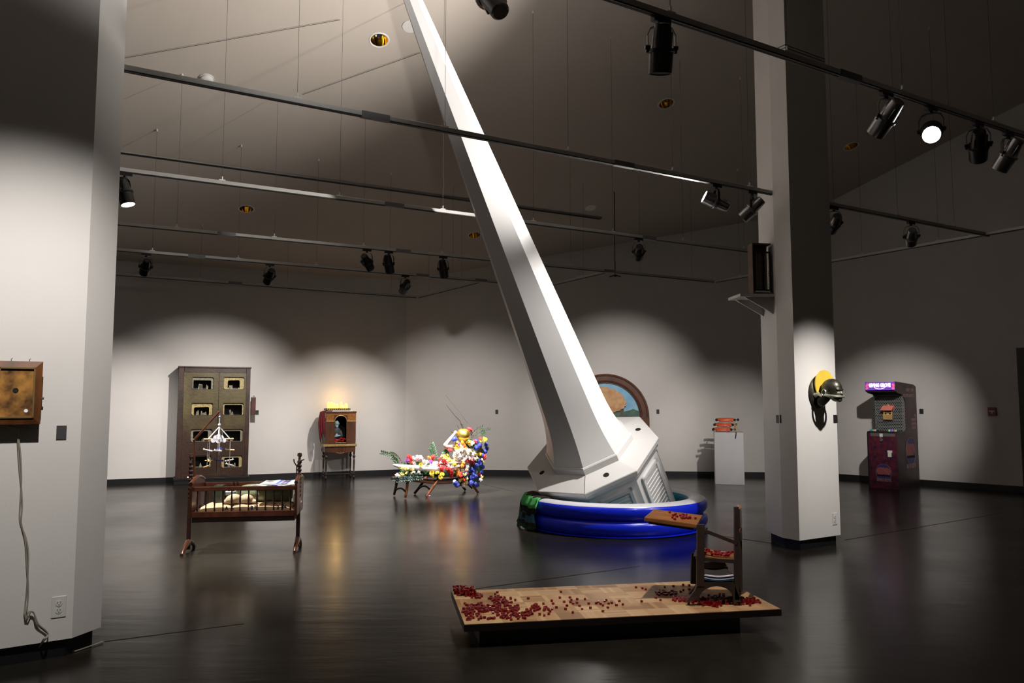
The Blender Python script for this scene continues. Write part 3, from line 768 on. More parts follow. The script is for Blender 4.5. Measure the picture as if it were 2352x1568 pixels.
# front with arched opening
ax0, ax1 = rw * .30, rw * .685; acx = (ax0 + ax1) / 2; ar = (ax1 - ax0) / 2; asp = zt - .085 - ar
def arch(x0, x1, z0, zs, n=16):
    r = (x1 - x0) / 2; c = (x0 + x1) / 2
    return [(x1, z0)] + [(c + r * cos(pi * i / n), zs + r * sin(pi * i / n)) for i in range(n + 1)] + [(x0, z0)]
A = arch(ax0, ax1, zb + .03, asp); n = len(A)
bm = BM(); outer = [(rw, zb + .03)] + [(min(max(acx + rw * 1.0 * cos(pi * i / 16), 0), rw), 0) for i in range(17)] + [(0, zb + .03)]
outer = [(rw, zb + .03)] + [((rw if i < 4 else (0 if i > 12 else rw * (12 - i) / 8)), (asp + (zt - .03 - asp) * i / 4 if i < 4 else (zt - .03 if i <= 12 else asp + (zt - .03 - asp) * (16 - i) / 4))) for i in range(17)] + [(0, zb + .03)]
ringplate(bm, outer, A, 0, .02)
bm.faces.ensure_lookup_table()
bmesh.ops.delete(bm, geom=[f for f in bm.faces if f.calc_area() < 1e-9], context='FACES')
boxb(bm, 0, rw, 0, .02, zb, zb + .03); obj('front_panel', bm, wal, rad)
bm = BM(); boxb(bm, 0, .018, .02, RD, zb, zt - .03); boxb(bm, rw - .018, rw, .02, RD, zb, zt - .03); boxb(bm, .018, rw - .018, .02, RD, zb, zb + .02); obj('side_panels', bm, wal, rad)
bm = BM(); boxb(bm, .018, rw - .018, RD - .02, RD, zb, zt - .03); obj('back_panel', bm, M('niche_black', (.004, .004, .005), .7), rad)
bm = BM(); boxb(bm, -.01, rw + .01, -.012, RD, zt - .03, zt); bevel(bm, .006, 2); obj('top', bm, wal, rad)
bm = BM()
for (x0, x1) in ((.006, ax0 - .02), (ax1 + .02, rw - .006)):
    for i in range(6):
        u0, u1 = i / 6, (i + 1) / 6; xa, xb = x0 + (x1 - x0) * u0, x0 + (x1 - x0) * u1
        boxb(bm, xa, xb, -.004, .001, zt - .175, zt - .04)
boxb(bm, ax0 - .02, ax1 + .02, -.004, .001, zt - .072, zt - .04)
obj('burl_band', bm, burl, rad)
bm = BM(); boxb(bm, 0, ax0 - .015, -.01, .001, zt - .19, zt - .175); boxb(bm, ax1 + .015, rw, -.01, .001, zt - .19, zt - .175)
tube(bm, [(acx + (ar + .008) * cos(pi * i / 20), -.004, asp + (ar + .008) * sin(pi * i / 20)) for i in range(21)], .008, 8)
obj('gilt_moulding', bm, giltm, rad)
bm = BM(); boxb(bm, ax0 + .01, ax1 - .01, -.012, .006, zb + .018, zb + .030); obj('niche_ledge', bm, giltm, rad)
bm = BM(); boxb(bm, -.045, rw + .02, -.04, RD + .02, .605, .652); bevel(bm, .014, 3); obj('table_top', bm, giltm, rad)
bm = BM(); poly = [(.01, .605), (rw - .01, .605), (rw - .01, .50)] + [(rw - .01 - (rw - .02) * i / 16, .50 - .02 * abs(sin(i / 16 * pi * 2)) * (1 if 4 < i < 12 else 0) - (.012 if i in (7, 8, 9) else 0)) for i in range(1, 17)]
prism(bm, poly, -.01, .012); boxb(bm, .0, .02, .01, RD, .5, .605); boxb(bm, rw - .02, rw, .01, RD, .5, .605); obj('apron', bm, wal, rad)
bm = BM()
for i in range(7): ball(bm, (acx - .06 + .02 * i, -.013, .49 - .012 * sin(i / 6 * pi)), .008, (1, .5, 1.1), 1)
obj('carved_ornament', bm, giltm, rad)
LEG = [(.018, .50), (.019, .46), (.012, .45), (.026, .43), (.028, .405), (.012, .385), (.010, .37), (.017, .34), (.014, .2), (.010, .14), (.018, .125), (.012, .11), (.016, .10), (.016, .07), (.01, .06), (.022, .035), (.022, .02), (.014, 0)]
for x, y in ((.022, .015), (rw - .022, .015), (.022, RD - .02), (rw - .022, RD - .02)):
    bm = BM(); lathe(bm, [(r, z) for r, z in LEG][::-1], 16, Matrix.Translation((x, y, 0))); obj('leg', bm, darkw, rad, True)
bm = BM(); boxb(bm, .02, rw - .02, RD / 2 - .012, RD / 2 + .012, .075, .09); boxb(bm, .012, .03, .02, RD - .02, .075, .09); boxb(bm, rw - .03, rw - .012, .02, RD - .02, .075, .09); obj('stretcher', bm, darkw, rad)
# pale figure in the niche
skinb = M('bluish_pale_clay', (0.30, 0.40, 0.42), 0.5, var=.3, scale=25)
robe = M('dark_grey_robe', (0.035, 0.045, 0.048), 0.7, var=.4, scale=20)
hx, hz = rw * .40, 1.03
fig = thing('bust_figure', 'small bluish bust of a bald bearded man with folded hands inside the niche', 'statue', RMx @ Vector((hx, .13, zb + .022)), FA[2])
o_ = zb + .022
blob('head_and_hands', [('e', (0, 0, hz - o_), (.044, .05, .058)), ('e', (0, -.012, hz - o_ - .05), (.032, .036, .04)), ('e', (0, -.052, hz - o_ - .008), (.008, .014, .014)), ('e', (-.045, .0, hz - o_ - .005), (.008, .01, .016)), ('e', (.045, 0, hz - o_ - .005), (.008, .01, .016)),
    ('e', (-.017, -.046, hz - o_ + .018), (.014, .01, .006)), ('e', (.017, -.046, hz - o_ + .018), (.014, .01, .006)), ('c', (0, .005, hz - o_ - .06), (0, .01, hz - o_ - .13), .024, .03),
    ('e', (0, -.045, hz - o_ - .045), (.012, .008, .005)), ('e', (-.04, -.09, .115), (.03, .018, .012)), ('e', (.025, -.095, .13), (.03, .02, .016)), ('c', (-.04, -.09, .115), (.03, -.09, .13), .012, .014), ('c', (0, .01, .25), (0, .0, .12), .03, .03), ('c', (0, 0, .12), (0, -.09, .12), .012, .012)], skinb, fig, .004, 2)
blob('robe', [('e', (0, .02, .2), (.085, .05, .09)), ('c', (-.075, .01, .2), (-.085, -.03, .12), .03, .026), ('c', (.075, .01, .2), (.09, -.03, .12), .03, .026), ('c', (-.085, -.03, .12), (-.04, -.075, .11), .025, .02), ('c', (.09, -.03, .12), (.04, -.075, .12), .025, .02), ('e', (0, .02, .08), (.085, .05, .09))], robe, fig, .006, 3)
bm = BM(); lathe(bm, [(.0, 0), (.035, 0), (.042, .008), (.04, .008), (.034, .003), (0, .003)], 20); o = obj('white_dish', bm, whitep, None, True); o.location = RMx @ Vector((rw * .40, .045, zb + .067)); tag(o, 'small white oval dish in front of the niche bust', 'dish')
rosem = M('red_petals', (0.55, 0.012, 0.02), 0.5, var=.4, scale=40); pinkm = M('pale_pink_petals', (.7, .3, .3), .5)
random.seed(3); rz_ = None
def rosebloom(r):
    bm = BM()
    for k in range(9):
        a = k * 2.4; q = r * (.15 + .09 * k); box(bm, r * .9, r * .12, r * .8, (q * cos(a), q * sin(a), -r * .02 * k), (random.uniform(-.5, .5), 0, a + pi / 2))
    ball(bm, (0, 0, 0), r * .55, sub=1); return bm
for i in range(15):
    p = RMx @ Vector((ax0 + .015 + (ax1 - ax0 - .03) * ((i * .618) % 1), .012 + .02 * (i % 2), zb + .045 + .014 * (i % 5)))
    if rz_ is None: rz_ = obj('rose', rosebloom(.017), rosem); o = rz_
    else: o = rz_.copy(); COL.objects.link(o)
    o.location = p; o.rotation_euler = (1.2, i, i * .7); tag(o, 'tiny red rose heaped at the foot of the radio cabinet niche', 'rose', 'red roses in the cabinet niche')
# tray and candles
t = thing('candle_tray', 'dark lace-edged tray under the candles on the radio cabinet', 'tray', RMx @ Vector((rw * .42, RD * .5, zt + .012)), FA[2])
bm = BM(); boxb(bm, -.23, .23, -.11, .11, 0.006, .014); boxb(bm, -.23, .23, -.11, -.104, .006, .045); boxb(bm, -.23, .23, .104, .11, .006, .045); boxb(bm, -.23, -.224, -.11, .11, .006, .045); boxb(bm, .224, .23, -.11, .11, .006, .045); obj('tray_body', bm, darkw, t)
bm = BM()
for i in range(12): boxb(bm, -.21 + .037 * i, -.19 + .037 * i, -.113, -.109, .018, .034)
obj('pierced_edge', bm, giltm, t)
bm = BM(); boxb(bm, -.20, .27, -.14, .12, -.012, .006); o = obj('lace_cloth', bm, M('white_lace', (.7, .68, .62), .8)); o.location = t.location; o.rotation_euler = t.rotation_euler; tag(o, 'thin white cloth under the candle tray', 'cloth')
wax = M('glowing_wax', (0.80, 0.55, 0.12), 0.5, emit=2.2, ecol=(1.0, 0.62, 0.10))
flam = M('candle_flame', (1, .7, .3), .5, emit=25, ecol=(1, .6, .2))
cds = [(-.165, .135, 'tall yellow candle at the left end of the tray'), (-.10, .135, 'tall yellow candle second from the left on the tray'), (-.055, .11, 'medium yellow candle third from the left on the tray'), (.005, .10, 'short yellow candle in the middle of the tray'), (.07, .135, 'tall yellow candle right of the middle on the tray'), (.115, .07, 'lowest yellow candle on the tray'), (.165, .11, 'yellow candle at the right end of the tray')]
for i, (x, h, l) in enumerate(cds):
    t = thing('candle', l, 'candle', RMx @ Vector((rw * .42 + x, RD * .5 + .03 * ((i % 2) * 2 - 1), zt + .026)), 0, 'yellow candles on the radio cabinet')
    bm = BM(); lathe(bm, [(0, 0), (.026, 0), (.027, h), (.022, h - .002), (.018, h - .012), (0, h - .012)], 20); obj('wax_body', bm, wax, t, True)
    bm = BM(); rod(bm, (0, 0, h - .013), (0, 0, h - .002), .0015, seg=6); obj('wick', bm, holem, t)
    bm = BM(); ball(bm, (0, 0, h + .006), .005, (1, 1, 2), 2); obj('flame', bm, flam, t, True)
ld = bpy.data.lights.new('candle_glow', 'POINT'); ld.energy = 3.0; ld.color = (1, .60, .2); ld.shadow_soft_size = .06
lo = bpy.data.objects.new('candle_glow', ld); COL.objects.link(lo); lo.parent = t; lo.location = (-.15, .0, .22)
# red velvet drape over the left side
velvet = M('red_velvet', (0.13, 0.002, 0.006), 0.75, var=.3, scale=14)
bm = BM(); nx, nz = 40, 22; grid = []
for j in range(nz + 1):
    v = j / nz; row = []
    for i in range(nx + 1):
        u = i / nx
        if v < .15:       # lying on the top
            q = v / .15; x = .12 - .16 * q - .02 * q * sin(u * 6); y = -.005 + u * .31; z = zt + .010 + .004 * sin(u * 30) - .004 * q
        else:             # hanging down the left side and round the front corner
            q = (v - .15) / .85; drop = .60 * (1 - .30 * abs(sin(u * 4.2 + .7)))
            z = zt + .004 - drop * q; fold = .012 * sin(u * 34) * (q + .15)
            if u < .45: f = u / .45; x = -.022 - .10 * f * (.45 + .55 * sin(pi * min(q * .8 + .1, 1))); y = -.018 + .03 * f + fold
            else: f = (u - .45) / .55; x = -.022 - .10 * (1 - .35 * f) * (.45 + .55 * sin(pi * min(q * .8 + .1, 1))) + fold; y = .012 + .29 * f
        row.append(bm.verts.new((x, y, z)))
    grid.append(row)
for j in range(nz):
    for i in range(nx): bm.faces.new((grid[j][i], grid[j][i + 1], grid[j + 1][i + 1], grid[j + 1][i]))
o = obj('velvet_drape', bm, velvet, None, 'all'); o.matrix_world = RMx; s = o.modifiers.new('s', 'SOLIDIFY'); s.thickness = .006
tag(o, 'dark red velvet cloth draped over the left side of the radio cabinet', 'drape')

# ================================================================ cradle
crm = M('cherry_brown_wood', (0.075, 0.022, 0.010), 0.3, var=.4, scale=9, coat=.3)
crd = M('dark_cherry_wood', (0.025, 0.008, 0.005), 0.35, var=.3, scale=9, coat=.2)
a = G(432, 1275); b = G(686, 1268); dcr = (b - a).normalized(); ncr = Vector((-dcr.y, dcr.x, 0)); O = a + ncr * .20
CM = Matrix.Translation(O) @ Matrix.Rotation(atan2(dcr.y, dcr.x), 4, 'Z')
cr = thing('cradle', 'dark brown turned-wood swinging cradle standing left on the floor', 'cradle', O, atan2(dcr.y, dcr.x))
def crp(px, py, y=0.0): return loc(CM, onplane(CM, px, py, -y))
PL, PRx = crp(436, 1160).x, crp(686, 1150).x
def post(x):
    bm = BM(); boxb(bm, x - .018, x + .018, -.018, .018, .02, .50); bevel(bm, .004, 1)
    pr = []; z = .50
    while z < .86: pr += [(.014, z), (.022, z + .012), (.022, z + .026), (.014, z + .038)]; z += .04
    pr += [(.012, .885), (.024, .90), (.02, .925), (.0, .93)]
    lathe(bm, pr, 14, Matrix.Translation((x, 0, 0))); return bm
for x in (PL, PRx):
    p = obj('end_post', post(x), crd, cr, True)
    bm = BM(); tube(bm, [(x, -.215, .012), (x, -.19, .03), (x, -.12, .06), (x, 0, .10), (x, .12, .06), (x, .19, .03), (x, .215, .012)], lambda i: (.013, .018, .022, .026, .022, .018, .013)[i], 10)
    boxb(bm, x - .014, x + .014, -.235, -.195, 0, .02); boxb(bm, x - .014, x + .014, .195, .235, 0, .02); obj('rocker_foot', bm, crm, cr, True)
    bm = BM(); rod(bm, (x - .03, 0, .70), (x + .03, 0, .70), .008); obj('pivot_pin', bm, brass, p)
byf, byb = -.20, .24; bx0, bx1 = crp(442, 1150, byf).x, crp(677, 1150, byf).x; zr0, zr1 = .345, .63
for y in (byf, byb):
    bm = BM(); boxb(bm, bx0, bx1, y - .013, y + .013, zr1 - .04, zr1); bevel(bm, .005, 2); obj('top_rail', bm, crm, cr)
    bm = BM(); boxb(bm, bx0, bx1, y - .013, y + .013, zr0, zr0 + .055); bevel(bm, .005, 2); obj('bottom_rail', bm, crm, cr)
    for i in range(12):
        x = bx0 + .045 + i * (bx1 - bx0 - .085) / 11
        bm = BM(); lathe(bm, [(.006, zr0 + .05), (.008, zr0 + .07), (.0055, zr0 + .1), (.0095, zr0 + .15), (.0095, zr0 + .17), (.0055, zr0 + .21), (.008, zr1 - .05), (.006, zr1 - .035)], 10, Matrix.Translation((x, y, 0))); obj('spindle', bm, crd if y == byf else crm, cr, True)
for s, x in ((0, bx0), (1, bx1)):
    x0, x1 = (x - .025, x - .0) if s == 0 else (x, x + .025)
    bm = BM(); R = Matrix.Translation((0, 0, 0)) @ Matrix(((0, 1, 0, 0), (1, 0, 0, 0), (0, 0, 1, 0), (0, 0, 0, 1)))
    poly = [(byf - .01, zr0), (byb + .01, zr0), (byb + .02, .60), (byb + .025, .655)] + [(byb + .02 - (byb - byf + .04) * k / 12, .655 + .045 * sin(pi * k / 12)) for k in range(1, 12)] + [(byf - .03, .655), (byf - .03, .62)]
    prism(bm, poly, x0, x1, R); bevel(bm, .004, 1); e = obj('end_panel', bm, crm, cr)
    bm = BM(); tube(bm, [((x0 + x1) / 2, byf - .03 + (byb - byf + .06) * k / 12, .66 + .045 * sin(pi * k / 12)) for k in range(13)], .018, 10); obj('scrolled_top', bm, crm, e, True)
bm = BM(); boxb(bm, bx0, bx1, byf, byb, .30, .35); obj('base_board', bm, crd, cr)
# hook on the right post
bm = BM(); tube(bm, [(bx1 + .005, -.03, .62), (bx1 - .01, -.03, .70), (bx1 - .01, -.03, .80), (bx1 - .035, -.03, .84), (bx1 - .04, -.03, .87)], .006, 8); tube(bm, [(bx1 - .01, -.03, .80), (bx1 + .02, -.03, .85), (bx1 + .06, -.02, .865)], .006, 8); obj('locking_hook', bm, crd, cr, True)
# mobile arm (part of the mobile)
mt = Vector((.115, .0, .0))
mob = thing('baby_mobile', 'white baby mobile with small planes hanging from a wooden arm on the cradle', 'baby mobile', O, atan2(dcr.y, dcr.x))
pb, pk, pt = crp(447, 1110), crp(446, 1010), crp(503, 946)
bm = BM(); rod(bm, (pb.x, 0, .60), pk, .009, seg=10); rod(bm, pk, pt, .011, seg=10); ball(bm, pk, .013); ball(bm, pt, .012); obj('wooden_arm', bm, crm, mob, True)
hub = crp(504, 975); c0 = Vector((hub.x, 0, hub.z))
cwh = M('mobile_white', (0.80, 0.80, 0.84), 0.5); cwd = M('mobile_wood', (0.62, 0.42, 0.22), 0.5); cbl = M('mobile_navy', (0.03, 0.03, 0.22), 0.5); cst = M('mobile_string', (.55, .52, .5), .7)
bm = BM(); rod(bm, (c0.x, 0, pt.z), (c0.x, 0, c0.z), .0035, seg=6); ball(bm, (c0.x, 0, pt.z - .045), .009); ball(bm, c0, .014); obj('hanging_cord', bm, cwh, mob, True)
zb_ = crp(504, 1008).z; rr_ = .135
for k in range(2):
    a_ = radians(8 + 90 * k); u_ = Vector((cos(a_), sin(a_), 0)) * rr_
    bm = BM(); rod(bm, Vector((c0.x, 0, zb_)) - u_, Vector((c0.x, 0, zb_)) + u_, .008, seg=10); obj('cross_stick', bm, cwd if k == 0 else cwh, mob, True)
ends = [Vector((c0.x, 0, zb_)) + Vector((cos(radians(8 + 90 * k)), sin(radians(8 + 90 * k)), 0)) * rr_ * .75 for k in range(4)]
bm = BM()
for e in ends: rod(bm, (c0.x, 0, c0.z - .02), e, .0055 if e.x != 0 else .003, seg=6)
obj('spreader_cords', bm, cwh, mob, True)
bm = BM()
for dx, dz, r in ((-.05, -.012, .022), (0, -.012, .028), (.05, -.012, .022), (-.025, .012, .026), (.025, .012, .024), (0, .026, .024)): rod(bm, (c0.x + dx, -.02, zb_ + dz), (c0.x + dx, -.012, zb_ + dz), r, seg=18)
obj('cloud', bm, cwh, mob, True)
def toyplane(bm, c, s, a):
    R = Matrix.Translation(c) @ Matrix.Rotation(a, 4, 'Z') @ Matrix.Rotation(.3 * sin(a * 3), 4, 'Y')
    q0, q1 = R @ Vector((-s, 0, 0)), R @ Vector((s, 0, 0)); rod(bm, q0, q1, s * .13, s * .22, 10)
    box(bm, s * .35, s * 1.7, s * .06, (s * .25, 0, 0), mat=R); box(bm, s * .2, s * .7, s * .05, (-s * .9, 0, .0), mat=R); box(bm, s * .2, s * .05, s * .35, (-s * .9, 0, s * .17), mat=R); ball(bm, q1, s * .2, sub=1)
z1_, z2_, z3_ = crp(504, 1033).z, crp(504, 1057).z, crp(504, 1070).z
toys = [(ends[2], z1_, cwh, .3), (ends[3], z1_, cwh, .9), (ends[0], z1_, cwd, 0.1), (ends[2] + Vector((.015, 0, 0)), z2_, cwd, 1.9), (Vector((c0.x - .005, .04, 0)), z2_, cbl, .2), (ends[0], z2_, cwh, 2.9), (ends[2], z3_, cwd, 2.5), (ends[1] + Vector((.1, 0, 0)), z3_ + .005, cwh, .6), (ends[1], z1_, cbl, 1.4), (Vector((c0.x, -.03, 0)), z1_ - .004, cwh, 2.2)]
for p, z, m, a_ in toys:
    bm = BM(); toyplane(bm, Vector((p.x, p.y, z)), .041, a_); ty = obj('toy_plane', bm, m, mob, True)
    bm = BM(); rod(bm, (p.x, p.y, z), (p.x, p.y, zb_), .0018, seg=5); obj('string', bm, cst, ty)
# contents
padm = M('cream_printed_cotton', (0.55, 0.38, 0.22), 0.8, var=.12, scale=6, bump=.2); inkm = M('navy_print', (0.02, 0.04, 0.10), .8)
mat_ = thing('cradle_mattress', 'cream printed padded mattress lying in the cradle', 'mattress', O, atan2(dcr.y, dcr.x))
bm = BM(); boxb(bm, bx0 + .01, bx1 - .01, byf + .02, byb - .02, .352, .455); bmesh.ops.subdivide_edges(bm, edges=bm.edges[:], cuts=10, use_grid_fill=True)
for v in bm.verts:
    ex = min(v.co.x - bx0, bx1 - v.co.x, .06) / .06; ey = min(v.co.y - byf, byb - v.co.y, .06) / .06
    if v.co.z > .36: v.co.z = .36 + (v.co.z - .36) * (max(ex, .0) ** .5) * (max(ey, 0) ** .5) + .008 * sin(v.co.x * 30) * (v.co.z > .42)
obj('padding', bm, padm, mat_, 'all', sub=1)
fm = Matrix.Translation((0, byf + .02, 0))
for i, (x, s_) in enumerate(((.33, 'A'), (.38, 'Z'), (.56, 'B'), (.60, 'H'), (.80, '2'), (.86, 'N'))):
    text('printed_letter', s_, .045, inkm, mat_, (x, byf + .012, .425 + .008 * (i % 2)), (pi / 2, 0, 0), bold=.002)
bmbg = M('military_green_paint', (0.19, 0.235, 0.15), 0.28, var=.12, scale=5, coat=.2); bmbd = M('dark_green_steel', (0.035, 0.045, 0.030), .4); bmbs = M('blue_grey_steel', (.22, .24, .27), .35, .5)
gb = thing('metal_cylinder', 'green metal bomb-shaped cylinder with a square tail lying in the cradle', 'metal cylinder', O, atan2(dcr.y, dcr.x))
yy_ = .06; zz_ = .455 + .084
RX = Matrix.Translation((0, yy_, zz_)) @ Matrix.Rotation(pi / 2, 4, 'Y')
bm = BM(); lathe(bm, [(.03, .36), (.05, .385), (.075, .43), (.084, .48), (.085, .55), (.087, .552), (.087, .56), (.085, .562), (.085, .80), (.087, .802), (.087, .812), (.085, .815), (.083, .86), (.06, .90), (0, .905)], 32, RX); obj('body', bm, bmbg, gb, True)
bm = BM(); lathe(bm, [(.03, .27), (.03, .36), (.036, .365), (.036, .375)], 20, RX); obj('neck', bm, bmbs, gb, True)
bm = BM()
for s in (-1, 1):
    boxb(bm, .17, .25, yy_ - .08, yy_ + .08, zz_ + s * .078 - .003, zz_ + s * .078 + .003); boxb(bm, .17, .25, yy_ + s * .078 - .003, yy_ + s * .078 + .003, zz_ - .08, zz_ + .08)
    boxb(bm, .17, .34, yy_ - .003, yy_ + .003, zz_ - .078, zz_ + .078); 
rod(bm, (.18, yy_, zz_), (.30, yy_, zz_), .026); obj('tail_box', bm, bmbd, gb)
plm = M('cream_plush', (0.62, 0.47, 0.30), 0.9, var=.06, bump=.4, bscale=150)
t = thing('plush_toy', 'cream plush toy lying against the green cylinder in the cradle', 'plush toy', O, atan2(dcr.y, dcr.x))
blob('plush_body', [('e', (.37, -.10, .50), (.075, .055, .048), (0, -.2, 0)), ('e', (.50, -.10, .50), (.065, .05, .045), (0, .2, 0)), ('e', (.44, -.09, .48), (.08, .045, .03)), ('e', (.565, -.11, .475), (.04, .026, .02)), ('e', (.30, -.11, .475), (.03, .024, .02))], plm, t, .007, 3)
blk = thing('striped_blanket', 'white hospital blanket with blue and pink stripes laid across the cradle rails', 'blanket', O, atan2(dcr.y, dcr.x))
wbl = M('white_cotton', (.66, .66, .68), .85, bump=.2, bscale=200); sbl = M('stripe_blue', (.03, .16, .5), .85); spk = M('stripe_pink', (.55, .2, .38), .85)
stripes = [(0, .40, wbl), (.40, .46, sbl), (.46, .50, spk), (.50, .53, wbl), (.53, .57, sbl), (.57, .62, spk), (.62, .68, sbl), (.68, 1.0, wbl)]
bm = BM(); nu, nv = 50, 14; grid = []; 
for j in range(nv + 1):
    v = j / nv; row = []
    for i in range(nu + 1):
        u = i / nu; x = .54 + .37 * u + .07 * v; y = byf + .02 + (byb - byf + .03) * v; z = zr1 + .006 + .004 * sin(u * 14 + v * 3) - .035 * sin(pi * v) * .5
        row.append(bm.verts.new((x, y, z)))
    grid.append(row)
ms = [wbl, sbl, spk]
for j in range(nv):
    for i in range(nu):
        f = bm.faces.new((grid[j][i], grid[j][i + 1], grid[j + 1][i + 1], grid[j + 1][i])); u = (i + .5) / nu
        for s0, s1, m in stripes:
            if s0 <= u < s1: f.material_index = ms.index(m)
o = obj('blanket_cloth', bm, ms, blk, 'all'); s = o.modifiers.new('s', 'SOLIDIFY'); s.thickness = .008
t = thing('folded_cloth', 'crumpled white cloth at the right end inside the cradle', 'cloth', O, atan2(dcr.y, dcr.x))
blob('cloth_body', [('e', (.955, .05, .52), (.026, .12, .09)), ('e', (.95, -.06, .49), (.026, .07, .06)), ('e', (.955, .1, .44), (.03, .1, .03))], wbl, t, .008, 2)
# ================================================================ parquet platform
def parquet():
    m = bpy.data.materials.new('oak_parquet'); m.use_nodes = True
    nt = m.node_tree; b = nt.nodes['Principled BSDF']; N = nt.nodes.new; L = nt.links.new
    tc = N('ShaderNodeTexCoord'); mp = N('ShaderNodeMapping'); mp.inputs['Scale'].default_value = (1 / .145, 1 / .145, 0.0001); L(tc.outputs['Object'], mp.inputs[0])
    sx = N('ShaderNodeSeparateXYZ'); L(mp.outputs[0], sx.inputs[0])
    def mth(op, a, b_=None, c=None):
        n = N('ShaderNodeMath'); n.operation = op
        for i, v in enumerate((a, b_, c)):
            if v is None: continue
            if isinstance(v, (int, float)): n.inputs[i].default_value = v
            else: L(v, n.inputs[i])
        return n.outputs[0]
    X, Y = sx.outputs[0], sx.outputs[1]
    fx, fy = mth('FLOOR', X), mth('FLOOR', Y)
    par = mth('MODULO', mth('ADD', mth('ADD', fx, fy), 100), 2.0); par = mth('GREATER_THAN', par, .5)
    ux, uy = mth('FRACT', X), mth('FRACT', Y)
    st = mth('ADD', mth('MULTIPLY', par, ux), mth('MULTIPLY', mth('SUBTRACT', 1.0, par), uy))
    s5 = mth('MULTIPLY', st, 5.0); si = mth('FLOOR', s5)
    cb = N('ShaderNodeCombineXYZ'); L(fx, cb.inputs[0]); L(fy, cb.inputs[1]); L(si, cb.inputs[2])
    wn = N('ShaderNodeTexWhiteNoise'); wn.noise_dimensions = '3D'; L(cb.outputs[0], wn.inputs['Vector'])
    cb2 = N('ShaderNodeCombineXYZ'); L(fx, cb2.inputs[0]); L(fy, cb2.inputs[1])
    wn2 = N('ShaderNodeTexWhiteNoise'); wn2.noise_dimensions = '3D'; L(cb2.outputs[0], wn2.inputs['Vector'])
    mixv = mth('ADD', mth('MULTIPLY', wn.outputs['Value'], .38), mth('MULTIPLY', wn2.outputs['Value'], .62))
    r = N('ShaderNodeValToRGB'); e = r.color_ramp.elements
    e[0].color = (.25, .13, .055, 1); e[1].color = (.60, .40, .21, 1); e[0].position = .1; e[1].position = .9
    x = e.new(.5); x.color = (.43, .25, .12, 1)
    L(mixv, r.inputs[0])
    gap = mth('MINIMUM', mth('FRACT', s5), mth('SUBTRACT', 1.0, mth('FRACT', s5))); gl = mth('GREATER_THAN', gap, .035)
    g2 = mth('MINIMUM', mth('MINIMUM', ux, mth('SUBTRACT', 1.0, ux)), mth('MINIMUM', uy, mth('SUBTRACT', 1.0, uy))); g2 = mth('GREATER_THAN', g2, .008)
    gg = mth('MULTIPLY_ADD', mth('MULTIPLY', gl, g2), .22, .78)
    mx = N('ShaderNodeMix'); mx.data_type = 'RGBA'; mx.blend_type = 'MULTIPLY'; mx.inputs[0].default_value = 1.0
    L(r.outputs[0], mx.inputs[6]); L(gg, mx.inputs[7]); L(mx.outputs[2], b.inputs['Base Color']); b.inputs['Roughness'].default_value = .42
    return m
PZ = .14
Pb, Pf, Pr = G(1031, 1357, PZ), G(1066, 1434, PZ), G(1795, 1398, PZ)
dP = (Pr - Pf).normalized(); nP = Vector((-dP.y, dP.x, 0)); PWd = (Pr - Pf).length; PDp = (Pb - Pf).dot(nP)
PM = Matrix.Translation((Pf.x, Pf.y, 0)) @ Matrix.Rotation(atan2(dP.y, dP.x), 4, 'Z')
pf = thing('parquet_platform', 'low platform with an oak parquet top and black edge near the viewer', 'platform', (Pf.x, Pf.y, 0), atan2(dP.y, dP.x))
bm = BM(); boxb(bm, .004, PWd - .004, .004, PDp - .004, PZ - .012, PZ); obj('parquet_top', bm, parquet(), pf)
bm = BM(); boxb(bm, 0, PWd, 0, PDp, PZ - .042, PZ - .003); obj('edge_frame', bm, M('near_black_brown_edge', (.012, .007, .006), .35), pf)
bm = BM(); boxb(bm, .10, PWd - .24, .08, PDp - .08, 0, PZ - .04); obj('recessed_base', bm, blackw, pf)

# ================================================================ school desk chair
oak = M('orange_oak', (0.30, 0.12, 0.04), 0.35, var=.3, scale=8, coat=.3, stretch=(.4, 3, 3))
iron = M('dark_brown_frame', (0.035, 0.020, 0.014), 0.5, var=.3)
ck = thing('school_desk_chair', 'small antique school chair with a sloping tablet desk on the platform', 'school chair', (0, 0, 0))
Yn, Yf = 4.98, 5.27
def DD(x, y, Y=Yn): return D(x, y, Y)
def slab(bm, c4, th):
    """four top corners (near-left, far-left, far-right, near-right)"""
    top = [Vector(p) for p in c4]; n = (top[1] - top[0]).cross(top[3] - top[0]).normalized()
    if n.z < 0: n = -n
    a = [bm.verts.new(p) for p in top]; b = [bm.verts.new(p - n * th) for p in top]
    bm.faces.new(a); bm.faces.new(b[::-1])
    for i in range(4): bm.faces.new((a[i], a[(i + 1) % 4], b[(i + 1) % 4], b[i]))
q = [DD(1480, 1187), D(1502.5, 1168.6, Yf), D(1614, 1182.4, Yf), DD(1601, 1204)]
DQ = q
bm = BM(); slab(bm, q, .028); bevel(bm, .006, 2); obj('tablet_desk', bm, oak, ck)
bm = BM(); slab(bm, [p - Vector((0, 0, .028)) + (sum(q, Vector()) / 4 - p) * .14 for p in q], .016); obj('desk_bracket', bm, iron, ck)
def bar(bm, p0, p1, w, d=.02):
    p0, p1 = Vector(p0), Vector(p1); v = p1 - p0; y = Vector((0, 1, 0)); z = v.normalized(); x = y.cross(z).normalized(); y = z.cross(x)
    Mx = Matrix((x, y, z)).transposed().to_4x4(); Mx.translation = (p0 + p1) / 2
    box(bm, w, d, v.length, mat=Mx)
